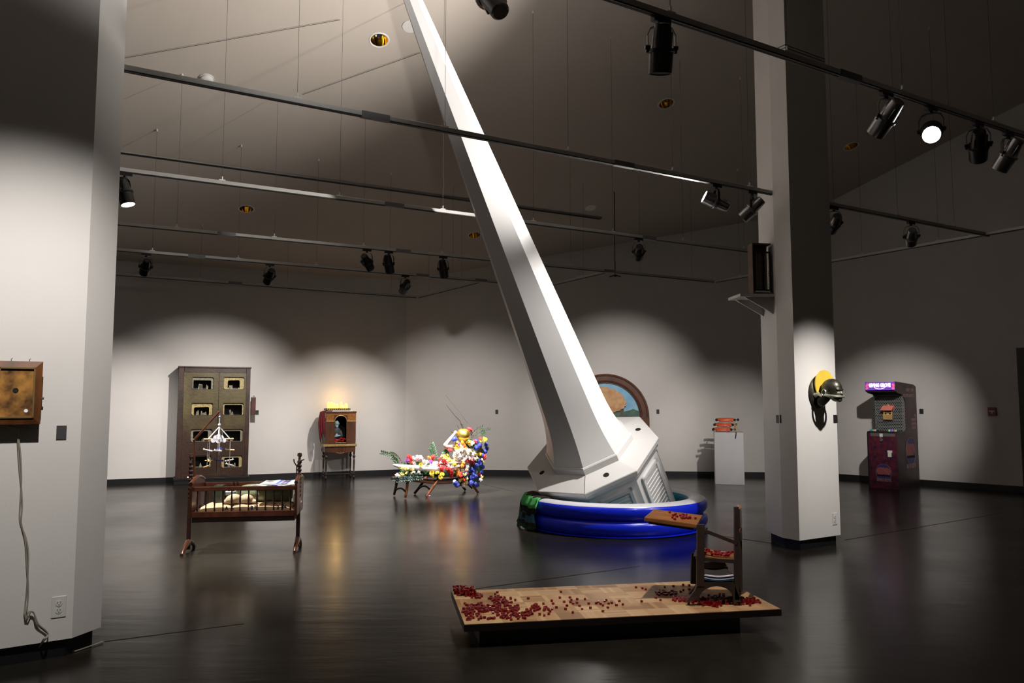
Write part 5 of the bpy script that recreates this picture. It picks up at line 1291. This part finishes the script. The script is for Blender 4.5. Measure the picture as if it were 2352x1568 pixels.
branch((330, 1000), (100, 870), leafm, 9, .05, .014); branch((350, 980), (215, 880), leafm, 8, .04, .012); branch((320, 1030), (240, 960), leafm); branch((840, 1000), (770, 750), leafm, 9, .05, .012); branch((800, 960), (750, 820), leafm)
branch((1270, 680, .1), (1440, 530, .1), leafm, 8); branch((1380, 640, .1), (1545, 555, .1), leafm, 8, .04, .006); branch((1400, 650, .1), (1470, 600, .1), leafm, 6); branch((1000, 900), (930, 860), leafm, 7, .045, .016); branch((640, 1140, -.1), (720, 1060, -.1), leafm, 8); branch((1080, 940, -.16), (1180, 860, -.16), leafm, 7, .03, .006); branch((560, 1120, -.1), (430, 1100, -.1), leafm, 7); branch((700, 1160, -.1), (660, 1080, -.1), leafm, 7)
def eucal(p0, p1, n=9):
    bm = BM()
    for k in range(n):
        p = F(*p0).lerp(F(*p1), k / (n - 1)); 
        for s in (-1, 1):
            Mx = Matrix.Translation(p + Vector((0, 0, .018 * s))) @ Euler((1.2 + .3 * s, .3 * sin(k * 2), 0)).to_matrix().to_4x4(); rod(bm, Mx @ Vector((0, 0, -.0008)), Mx @ Vector((0, 0, .0008)), .013, seg=12)
    obj('eucalyptus_sprig', bm, eucm, fg)
eucal((250, 1215, -.12), (450, 1220, -.14)); eucal((300, 1240, -.14), (560, 1200, -.14)); eucal((480, 1160, -.1), (640, 1170, -.12)); eucal((330, 1150, -.1), (520, 1180, -.12)); eucal((420, 1240, -.13), (640, 1200, -.13))
def berries(p0, p1, n=26, w=22):
    bm = BM()
    for k in range(n): ball(bm, F(p0[0] + (p1[0] - p0[0]) * k / n + random.uniform(-w, w), p0[1] + (p1[1] - p0[1]) * k / n + random.uniform(-w, w), random.uniform(-.02, .02)), .006, sub=1)
    obj('berry_sprig', bm, berm, fg)
berries((235, 860), (330, 990)); berries((1300, 660), (1410, 530)); berries((1260, 560), (1310, 640)); berries((820, 930), (880, 990)); berries((340, 960), (370, 1000), 12)
for x, y in ((730, 1440),):
    bm = bloom_rose(.02); o = obj('fallen_petal', bm, pnk, None, 'all'); p = G(986, 1139, .015); o.location = p; tag(o, 'pink petal lying on the dark floor under the chaise', 'petal')

# ================================================================ arched painting
oc = onwall(FB, 1391, 957, .0); Rr = (onwall(FB, 1491, 957) - oc).length
at = thing('arched_painting', 'half-round wooden framed painting of an orange tree behind the steeple', 'painting', oc, FB[2])
fwd = M('red_brown_frame', (0.11, 0.038, 0.020), .35, var=.3, scale=6, coat=.3)
def half_ring(bm, prof, n=48):
    """prof: closed list of (radius, y)"""
    rings = []
    for k in range(n + 1):
        a = pi * k / n; rings.append([bm.verts.new((r * cos(a), y, r * sin(a))) for r, y in prof])
    m = len(prof)
    for k in range(n):
        for i in range(m): bm.faces.new((rings[k][i], rings[k][(i + 1) % m], rings[k + 1][(i + 1) % m], rings[k + 1][i]))
    bm.faces.new(rings[0]); bm.faces.new(rings[-1][::-1])
bm = BM(); half_ring(bm, [(Rr, 0), (Rr, -.05), (Rr - .015, -.075), (Rr - .04, -.07), (Rr - .05, -.055), (Rr - .13, -.05), (Rr - .145, -.065), (Rr - .165, -.06), (Rr - .175, -.03), (Rr - .175, 0)]); boxb(bm, -Rr, -Rr + .175, -.065, 0, -.26, 0); boxb(bm, Rr - .175, Rr, -.065, 0, -.26, 0); boxb(bm, -Rr + .17, Rr - .17, -.065, 0, -.26, -.12); obj('arched_frame', bm, fwd, at, True)
ri = Rr - .17
bm = BM(); n = 48; top = [bm.verts.new((ri * cos(pi * k / n), -.02, ri * sin(pi * k / n))) for k in range(n + 1)] + [bm.verts.new((-ri, -.02, -.12)), bm.verts.new((ri, -.02, -.12))]; bm.faces.new(top)
bm.normal_update()
skm = M('painted_sky', (0.14, 0.38, 0.62), .5, scale=3, col2=(0.30, 0.55, 0.70)); obj('painted_sky', bm, skm, at)
bm = BM(); half_ring(bm, [(ri + .012, -.03), (ri + .012, -.04), (ri - .02, -.04), (ri - .02, -.03)]); obj('inner_black_lip', bm, blackw, at, True)
def flat(nm, poly, y, m): bm = BM(); prism(bm, poly, y - .003, y); return obj(nm, bm, m, at)
flat('painted_hills', [(-ri * .98, -.12), (ri * .98, -.12), (ri * .96, .11), (ri * .8, .155), (ri * .62, .115), (ri * .45, .10), (ri * .2, .13), (-.2, .15), (-ri * .5, .10), (-ri * .94, .14)], -.022, M('painted_green_hill', (.07, .13, .10), .6, var=.3))
tcx, tcz = -.13, .23
def crown(rx, rz, n=240, amp=.022, nb=44): return [(tcx + (rx + amp * abs(sin(nb * pi * k / n * .5))) * cos(2 * pi * k / n), tcz + (rz + amp * abs(sin(nb * pi * k / n * .5))) * sin(2 * pi * k / n) * (1 if sin(2 * pi * k / n) > 0 else .55)) for k in range(n)]
flat('painted_tree_shadow', crown(.51, .33), -.027, M('painted_black', (.012, .008, .006), .6))
cr_ = [(x + .004, z + .020) for x, z in crown(.51, .33)]
flat('painted_tree_crown', cr_, -.031, M('painted_orange_crown', (.52, .26, .11), .6, scale=9, col2=(.75, .45, .22)))
flat('painted_trunk', [(-.17, .02), (-.06, .02), (-.08, .12), (-.05, .2), (-.18, .2), (-.15, .12)], -.024, M('painted_trunk', (.10, .09, .07), .6))
for s in (.06, ): flat('painted_trunk', [(.26, .01), (.36, .01), (.34, .08), (.36, .14), (.27, .13), (.29, .08)], -.024, MATS['painted_trunk'])

# ================================================================ pedestal with three rollers
pl = G(1643, 1112); pr = G(1710, 1113); dq = (pr - pl).normalized(); pw = (pr - pl).length
ped = M('pedestal_white', (.62, .61, .62), .5, var=.02)
dq = Vector((cos(radians(-13)), sin(radians(-13)), 0))
o = thing('pedestal', 'white box pedestal carrying three red rollers near the back wall', 'pedestal', pl, atan2(dq.y, dq.x))
bm = BM(); boxb(bm, 0, pw, 0, pw * .9, 0.0, .905); bevel(bm, .003, 1); obj('plinth_box', bm, ped, o)
PDM = Matrix.Translation(pl) @ Matrix.Rotation(atan2(dq.y, dq.x), 4, 'Z')
rollm = M('orange_red_roll', (0.70, 0.10, 0.03), .35, var=.15, coat=.3); rubm = M('black_rubber_knob', (.01, .01, .012), .5); strapm = M('tan_strap', (.55, .36, .2), .7)
for i, (dx, z, l) in enumerate([(.005, .915, 'bottom one of three red rollers stacked on the pedestal'), (.030, 1.0, 'middle one of three red rollers stacked on the pedestal'), (.065, 1.085, 'top one of three red rollers stacked on the pedestal')]):
    t = thing('red_roller', l, 'roller', PDM @ Vector((dx, .10, z)), atan2(dq.y, dq.x), 'red rollers stacked on the pedestal')
    bm = BM(); RX = Matrix.Translation((.0, 0, .043)) @ Matrix.Rotation(pi / 2, 4, 'Y'); lathe(bm, [(.0, .0), (.018, 0), (.023, .01), (.023, .26), (.018, .27), (0, .27)], 18, RX); obj('long_roll', bm, rollm, t, True)
    bm = BM(); RX = Matrix.Translation((.05, -.012, .020)) @ Matrix.Rotation(pi / 2, 4, 'Y'); lathe(bm, [(0, 0), (.014, 0), (.017, .01), (.017, .15), (.014, .16), (0, .16)], 18, RX); lathe(bm, [(0, .175), (.014, .175), (.017, .18), (.017, .215), (0, .22)], 18, RX); obj('short_roll', bm, rollm, t, True)
    bm = BM(); RX = Matrix.Translation((.02, .22, .043)) @ Matrix.Rotation(pi / 2, 4, 'Y'); lathe(bm, [(.0, .0), (.018, 0), (.023, .01), (.023, .26), (.018, .27), (0, .27)], 18, RX); obj('long_roll', bm, rollm, t, True)
    bm = BM()
    for x, y in ((-.022, 0), (.292, 0), (.0, .22), (.36, .22)): ball(bm, (x, y, .035), .024, (.9, 1, 1), 2)
    rod(bm, (-.02, 0, .035), (.29, 0, .035), .007); rod(bm, (.0, .22, .035), (.36, .22, .035), .007); obj('knobs', bm, rubm, t, True)
    bm = BM()
    for x in (.04, .25): boxb(bm, x - .008, x + .008, -.0, .22, .001, .012)
    obj('side_bar', bm, rubm, t)
bm = BM()
for k in range(3): tube(bm, [PDM @ Vector((.345 + .02 * k, .03 - .01 * k, z_)) for z_ in (1.09 - .02 * k, 1.04, .98)] + [PDM @ Vector((.33 + .05 * k, .02, .925)), PDM @ Vector((.30 + .09 * k, -.01, .912))], .006, 6)
tag(obj('tan_strap', bm, strapm, None, True), 'tangled tan straps hanging over the right end of the red rollers', 'strap')
bm = BM(); tube(bm, [PDM @ Vector((.37, .0, .915)), PDM @ Vector((.37, -.012, .90)), PDM @ Vector((.365, -.014, .86)), PDM @ Vector((.355, -.012, .80))], lambda i: (.005, .007, .009, .007)[i], 8); tag(obj('black_tassel', bm, rubm, None, True), 'short black cord end hanging down the pedestal front', 'cord')

# ================================================================ arcade machine
AO = Vector((6.0, 13.04, 0)); AW, AD = .49, .90
arc = thing('arcade_machine', 'black arcade cabinet with pink lit sign and wire mesh against the right wall', 'arcade machine', AO, FC[2])
blk_ = M('arcade_black', (.010, .010, .012), .35)
side_art = M('arcade_side_art', (.014, .012, .014), .45, scale=5, col2=(.09, .030, .032))
front_art = M('arcade_front_art', (.008, .005, .028), .4, scale=14, col2=(.15, .012, .022))
prof = [(0, 0), (AD, 0), (AD, 1.70), (.80, 1.735), (.0, 1.775), (-.005, 1.62), (.10, 1.585), (.28, 1.565), (.36, 1.52), (.395, 1.44), (.40, 1.0), (.38, .955), (.33, .94), (.04, .945), (.0, .92)]
RYZ = Matrix(((0, 1, 0, 0), (1, 0, 0, 0), (0, 0, 1, 0), (0, 0, 0, 1)))
for x0, nm in ((0, 'l'), (AW - .02, 'r')):
    bm = BM(); prism(bm, prof, x0, x0 + .02, RYZ); obj('side_panel', bm, side_art if nm == 'r' else blk_, arc)
bm = BM(); boxb(bm, .02, AW - .02, AD - .02, AD, 0, 1.70); boxb(bm, .02, AW - .02, .006, AD - .02, 1.60, 1.618); 
vs = [bm.verts.new(v) for v in ((.02, .0, 1.765), (AW - .02, .0, 1.765), (AW - .02, .8, 1.727), (.02, .8, 1.727), (.02, AD, 1.69), (AW - .02, AD, 1.69))]; bm.faces.new(vs[:4]); bm.faces.new((vs[3], vs[2], vs[5], vs[4]))
boxb(bm, .02, AW - .02, .45, .47, .9, 1.60); boxb(bm, .02, AW - .02, .03, .45, .915, .935); obj('inner_body', bm, blk_, arc)
bm = BM(); boxb(bm, .02, AW - .02, .004, .02, .0, .92); obj('front_panel', bm, front_art, arc)
bm = BM(); boxb(bm, .06, AW - .03, -.002, .006, .865, .915); obj('control_strip', bm, M('strip_grey', (.10, .095, .08), .5), arc)
pink = M('sign_pink', (.85, .12, .30), .5, emit=.5, ecol=(.9, .10, .3)); purp = M('sign_purple', (.16, .05, .42), .5, emit=.5, ecol=(.16, .04, .45)); sgw = M('sign_white', (.95, .85, .9), .5, emit=.9, ecol=(1, .85, .93))
bm = BM(); boxb(bm, .005, AW - .005, -.012, .0, 1.632, 1.768); mq = obj('lit_sign', bm, purp, arc)
bm = BM()
random.seed(4)
for x0, x1 in ((.0, .07), (AW - .07, AW)):
    for _ in range(9): rod(bm, (random.uniform(x0 + .02, x1 - .02), -.0145, random.uniform(1.655, 1.75)), (0, 0, 0), .001) if False else None
    for _ in range(7):
        x = random.uniform(x0 + .025, x1 - .02); z = random.uniform(1.655, 1.745); rod(bm, (x, -.015 - .0004 * _, z), (x, -.012, z), random.uniform(.014, .022), seg=14)
obj('pink_leaf_shapes', bm, pink, mq)
text('sign_lettering', 'GIVING GROVE', .082, sgw, mq, (AW / 2, -.017, 1.712), (pi / 2, 0, 0), bold=.006, sx=.62)
bm = BM(); tube(bm, [(AW / 2 + .085 * sin(a), -.017, 1.685 - .032 * cos(a)) for a in [radians(q) for q in range(-80, 81, 16)]], lambda i: .005, 6); obj('smile_arc', bm, sgw, mq)
arl = M('faded_pink_print', (.24, .14, .14), .5)
sr = (pi / 2, 0, pi / 2)
text('side_lettering', 'INSERT COIN', .075, arl, arc, (AW + .0015, .62, 1.635), sr, bold=.003, sx=.75)
text('side_lettering', 'RECEIVE ADVICE', .075, arl, arc, (AW + .0015, .55, 1.54), sr, bold=.003, sx=.85)
for i, s_ in enumerate(('THE', 'THOUGHTS', 'LIKE YOUR', 'POCKETS')): text('side_lettering', s_, .058, arl, arc, (AW + .0015, .74 if i else .80, 1.20 - .068 * i), sr, bold=.003, sx=.75)
pkd = M('print_dusty_pink', (.30, .07, .07), .5); nvd = M('print_navy', (.03, .025, .14), .5); out_ = M('print_outline', (.16, .10, .16), .5)
def emblem(mk, s, parent):
    """mk(u, v, d) -> local point, u right, v up, d outwards"""
    def disc(cu, cv, ru, rv, d, m, nm, a0=0, a1=2 * pi, n=28):
        bm = BM(); c = [bm.verts.new(mk(cu + ru * cos(a0 + (a1 - a0) * k / n), cv + rv * sin(a0 + (a1 - a0) * k / n), d)) for k in range(n + (0 if a1 - a0 > 6.2 else 1))]; bm.faces.new(c); return obj(nm, bm, m, parent)
    disc(0, 0, s, s * 1.08, .0012, nvd, 'emblem_disc', 0, pi * 2)
    disc(-s * .42, .12 * s, s * .5, s * .55, .0016, pkd, 'emblem_tree'); disc(s * .45, .12 * s, s * .48, s * .52, .0018, pkd, 'emblem_tree'); disc(-.02 * s, .2 * s, s * .38, s * .45, .002, pkd, 'emblem_tree')
    bm = BM()
    tube(bm, [mk(s * 1.02 * cos(2 * pi * k / 40), s * 1.1 * sin(2 * pi * k / 40), .003) for k in range(40)], s * .025, 6, True)
    tube(bm, [mk(s * .1, s * .35, .003), mk(s * .4, 0, .003), mk(s * .75, -s * .35, .003)], s * .03, 6); obj('emblem_outline', bm, out_, parent)
    bm = BM(); vs = [bm.verts.new(mk(*q)) for q in ((-s * .85, -s * .5, .003), (s * .85, -s * .5, .003), (s * .85, -s * .3, .003), (-s * .85, -s * .3, .003))]; bm.faces.new(vs); obj('emblem_ground', bm, holem, parent)
emblem(lambda u, v, d: Vector((.25 + u, .004 - d, .27 + v)), .125, arc)
text('emblem_lettering', 'GIVING GROVE', .07, M('print_pale', (.22, .13, .14), .5), arc, (.25, .0, .145), (pi / 2, 0, 0), bold=.005, sx=.48)
emblem(lambda u, v, d: Vector((AW + d, .55 + u, .60 + v)), .21, arc)
text('emblem_lettering', 'GIVING GROVE', .10, arl, arc, (AW + .004, .55, .36), sr, bold=.007, sx=.58)
bm = BM(); boxb(bm, .21, .26, -.006, .004, .855, .91); obj('white_tag', bm, M('tag_white', (.62, .62, .6), .5), arc)
bm = BM(); ball(bm, (.235, -.02, .835), .014); rod(bm, (.235, 0, .83), (.235, -.03, .83), .008); rod(bm, (.235, .004, .80), (.235, -.02, .80), .026, .02, 18); obj('coin_button', bm, M('chrome_part', (.5, .5, .5), .25, .9), arc, True)
bm = BM(); boxb(bm, .335, .39, -.018, .004, .53, .60); boxb(bm, .325, .40, -.004, .004, .60, .635); obj('ticket_slot', bm, M('lit_paper_white', (.66, .68, .60), .5), arc)
# hexagon wire mesh over the screen
wm = M('galvanised_wire', (.50, .53, .52), .45, .3)
bm = BM(); hs = .0165; dxh = hs * sqrt(3); r_ = 0
z = .96
while z < 1.555:
    x = .022 + (dxh / 2 if r_ % 2 else 0)
    while x < AW - .02 + .12:
        def pt(px, pz):
            if px <= AW - .03: return Vector((px, .30 + .05 * ((px - AW / 2) / AW) ** 2, pz))
            return Vector((AW - .03 + (px - AW + .03) * .2, .312 + (px - AW + .03) * .9, pz))
        c = [(x + hs * sin(a), z + hs * cos(a)) for a in (0, pi / 3, 2 * pi / 3, pi)]
        for k in range(3): rod(bm, pt(*c[k]), pt(*c[k + 1]), .0026, seg=4, caps=False)
        x += dxh
    z += hs * 1.5; r_ += 1
obj('hexagon_wire_mesh', bm, wm, arc)
AM = Matrix.Translation(AO) @ Matrix.Rotation(FC[2], 4, 'Z')
well = thing('toy_wishing_well', 'little wooden wishing well with a pink-red roof hanging on the arcade mesh', 'toy wishing well', AM @ Vector((.255, .26, 1.24)), FC[2])
tan = M('honey_pine', (.62, .38, .14), .5, var=.2, scale=20); rfm = M('coral_roof', (.72, .20, .16), .5, var=.1)
bm = BM()
for i in range(4): boxb(bm, -.075, .075, -.03, .03, -.10 + .022 * i, -.082 + .022 * i)
bevel(bm, .003, 1); obj('log_base', bm, tan, well)
for x in (-.062, .062): bm = BM(); boxb(bm, x - .008, x + .008, -.008, .008, -.02, .075); obj('post', bm, tan, well)
bm = BM(); rod(bm, (-.062, 0, .02), (.062, 0, .02), .006); rod(bm, (-.02, 0, -.01), (.02, 0, -.01), .014); obj('crank_bar', bm, tan, well)
bm = BM(); vs = [bm.verts.new(v) for v in ((-.105, -.06, .05), (.085, -.06, .05), (.11, 0, .13), (-.07, 0, .13))]; bm.faces.new(vs); vs = [bm.verts.new(v) for v in ((-.105, .05, .05), (.085, .05, .05), (.11, 0, .13), (-.07, 0, .13))]; bm.faces.new(vs)
o = obj('roof', bm, rfm, well); s = o.modifiers.new('s', 'SOLIDIFY'); s.thickness = .012
bm = BM(); boxb(bm, .0, .026, -.012, .012, .12, .16); obj('roof_peg', bm, tan, well)
bcs = [('blue', (.02, .30, .55)), ('green', (.10, .55, .10)), ('pink', (.80, .35, .45)), ('green', (.10, .60, .12)), ('blue', (.05, .20, .65)), ('violet', (.55, .03, .60)), ('pink', (.80, .30, .5)), ('green', (.30, .65, .15)), ('white', (.8, .8, .85)), ('pink', (.85, .4, .5)), ('magenta', (.7, .05, .5))]
bpos = [(.045, .02), (.085, .04), (.115, .02), (.34, .03), (.375, .02), (.42, .03), (.395, .07), (.465, .04), (.35, -.0), (.48, .07), (.435, .06)]
bn = ['leftmost', 'second from the left', 'third from the left', 'left of the right-hand row', 'low in the right-hand row', 'in the middle of the right-hand row', 'behind the violet one', 'near the right end', 'at the front edge', 'at the extreme right', 'behind the right-hand row']
for (c_, col), (x, y), n_ in zip(bcs, bpos, bn):
    bm = BM(); ball(bm, (0, 0, 0), .021, sub=2); o = obj('small_ball', bm, M('ball_' + c_ + str(round(col[0], 2)), col, .35), None, 'all'); o.location = AM @ Vector((min(max(x, .04), AW - .045), max(y, .055), .935 + .0225)); tag(o, 'small %s ball, %s, on the arcade ledge' % (c_, n_), 'ball', 'coloured balls on the arcade ledge')

# ================================================================ fire alarm
p = onwall(FC, 2280, 945); t = thing('fire_alarm', 'small dark red fire alarm pull box on the right wall', 'fire alarm', p, FC[2])
redp = M('alarm_red', (.20, .008, .006), .4)
bm = BM(); boxb(bm, -.06, .06, -.045, 0, -.065, .07); bevel(bm, .006, 2); obj('box_body', bm, redp, t)
bm = BM(); boxb(bm, -.042, .042, -.05, -.044, .0, .018); boxb(bm, -.01, .01, -.052, -.044, -.03, .0); obj('pull_handle', bm, whitep, t)
p = onwall(FC, 2307, 948); bm = BM(); boxb(bm, -.045, .045, -.006, 0, -.055, .055); o = obj('blank_wall_plate', bm, wallm); o.location = p; o.rotation_euler = (0, 0, FC[2]); tag(o, 'wall-coloured blank plate right of the fire alarm', 'wall plate')

# ================================================================ bronze head
hp = loc(RM, onplane(RM, 1877, 902)); HB = RM @ Matrix.Translation((hp.x, 0, hp.z))
brz = M('dark_bronze', (0.085, 0.08, 0.062), .42, .8, var=.35, scale=20); slv = M('pale_worn_silver', (.42, .42, .34), .35, .7, var=.3, scale=30); yelm = M('yellow_enamel', (.72, .50, .06), .4, var=.1)
hd = thing('bronze_head', 'dark bronze bald head on a round plaque with a yellow disc, on the right column', 'sculpture', RM @ Vector((hp.x, 0, hp.z)), atan2((RCb - RCa).y, (RCb - RCa).x))
RXm = Matrix.Rotation(pi / 2, 4, 'X')
bm = BM(); Mx = Matrix.Diagonal((.85, 1, 1, 1)) @ RXm; lathe(bm, [(0, 0), (.155, 0), (.165, .012), (.155, .03), (.12, .045), (0, .05)], 40, Mx); obj('round_plaque', bm, brz, hd, True)
HS_ = 1.17
def hsc(q):
    P = lambda v: (v[0] * HS_, -.02 + (v[1] + .02) * HS_, v[2] * HS_)
    return ('c', P(q[1]), P(q[2]), q[3] * HS_, q[4] * HS_) if q[0] == 'c' else ('e', P(q[1]), tuple(a * HS_ for a in q[2]))
blob('head', [hsc(q) for q in [('c', (0, -.03, -.06), (.0, -.08, -.03), .060, .05), ('e', (.0, -.145, .035), (.070, .088, .083)), ('e', (.0, -.185, -.018), (.052, .052, .058)), ('c', (0, -.226, .02), (0, -.238, -.014), .007, .012), ('e', (-.03, -.212, .008), (.014, .008, .008)), ('e', (.03, -.212, .008), (.014, .008, .008)), ('e', (-.070, -.125, -.0), (.012, .022, .032)), ('e', (.070, -.125, 0), (.012, .022, .032)), ('e', (0, -.222, .025), (.045, .016, .012)), ('e', (0, -.212, -.060), (.030, .022, .018)), ('e', (0, -.228, -.040), (.022, .014, .008))]], brz, hd, .0045, 3)
bm = BM(); rod(bm, (.035, -.066, .080), (.035, -.056, .080), .146, seg=48); obj('yellow_disc', bm, yelm, hd, True)
bm = BM(); tube(bm, [(-.079 * cos(a), -.155 - .080 * sin(a), -.022 - .012 * sin(a)) for a in [pi * k / 16 for k in range(-3, 20)]], .011, 8); bmesh.ops.scale(bm, vec=(HS_, HS_, HS_), verts=bm.verts[:]); obj('silver_band', bm, slv, hd, True)
bm = BM(); tube(bm, [(-.082, -.125 + .018 * cos(a), .0 + .026 * sin(a)) for a in [2 * pi * k / 14 for k in range(14)]], .005, 6, True); bmesh.ops.scale(bm, vec=(HS_, HS_, HS_), verts=bm.verts[:]); obj('ear_rim', bm, slv, hd, True)
bm = BM(); tube(bm, [(-.078, -.035, -.02), (-.074, -.07, -.01), (-.08, -.11, -.03)], lambda i: (.022, .016, .01)[i], 8); bmesh.ops.scale(bm, vec=(HS_, HS_, HS_), verts=bm.verts[:]); obj('strap_end', bm, slv, hd, True)

# ================================================================ wall shelf with caged box on the column
SM = RCm       # rear left face of the column: local x runs left, -y outward
def on_face(px, py): return loc(RCm, onplane(RCm, px, py))
zs = 2.49
xd = RCm.to_3x3() @ Vector((1, 0, 0)); outn = RCm.to_3x3() @ Vector((0, -1, 0))
sh = thing('wall_shelf', 'white wall shelf on a triangular bracket sticking out behind the right column', 'shelf'); sh.matrix_world = RCm
wsm = M('shelf_white', (.5, .48, .45), .6)
bm = BM(); boxb(bm, .03, .36, -.36, .0, zs, zs + .028); obj('board', bm, wsm, sh)
for xb_ in (.06, .30):
    bm = BM(); prism(bm, [(0, zs), (-.30, zs), (0, zs - .17)], xb_, xb_ + .02, RYZ); obj('bracket', bm, wsm, sh)
cg = thing('caged_box', 'rusty wooden box with dark wire mesh standing on the high wall shelf', 'caged box'); cg.matrix_world = RCm
rst = M('rusty_brown_board', (.07, .045, .035), .6, scale=8, col2=(.13, .075, .05)); dkm = M('dark_wire', (.32, .31, .28), .4, .3); crm2 = M('lit_cream_edge', (.5, .48, .42), .5)
bm = BM(); boxb(bm, .22, .235, -.215, -.02, zs + .029, zs + .55); boxb(bm, .235, .34, -.215, -.205, zs + .029, zs + .55); boxb(bm, .235, .34, -.205, -.02, zs + .535, zs + .55); boxb(bm, .235, .34, -.205, -.02, zs + .029, zs + .045); obj('wooden_case', bm, rst, cg)
bm = BM(); y0 = -.215
for k in range(2):
    x0 = .345; ya, yb = (-.195, -.11) if k == 0 else (-.10, -.025)
    for q in ((ya, yb, zs + .06, zs + .075), (ya, yb, zs + .45, zs + .465), (ya, ya + .008, zs + .06, zs + .465), (yb - .008, yb, zs + .06, zs + .465)): boxb(bm, x0 - .03, x0, *q)
obj('mesh_frame', bm, blackw, cg)
bm = BM()
for k in range(2):
    ya, yb = (-.187, -.118) if k == 0 else (-.092, -.033)
    for i in range(28):
        z = zs + .075 + i * .0135; rod(bm, (.335, ya, z), (.335, yb, z + .012), .0012, seg=4, caps=False); rod(bm, (.335, yb, z), (.335, ya, z + .012), .0012, seg=4, caps=False)
obj('wire_mesh', bm, dkm, cg)
bm = BM(); boxb(bm, .24, .345, -.19, -.04, zs + .046, zs + .062); obj('white_base_strip', bm, crm2, cg)
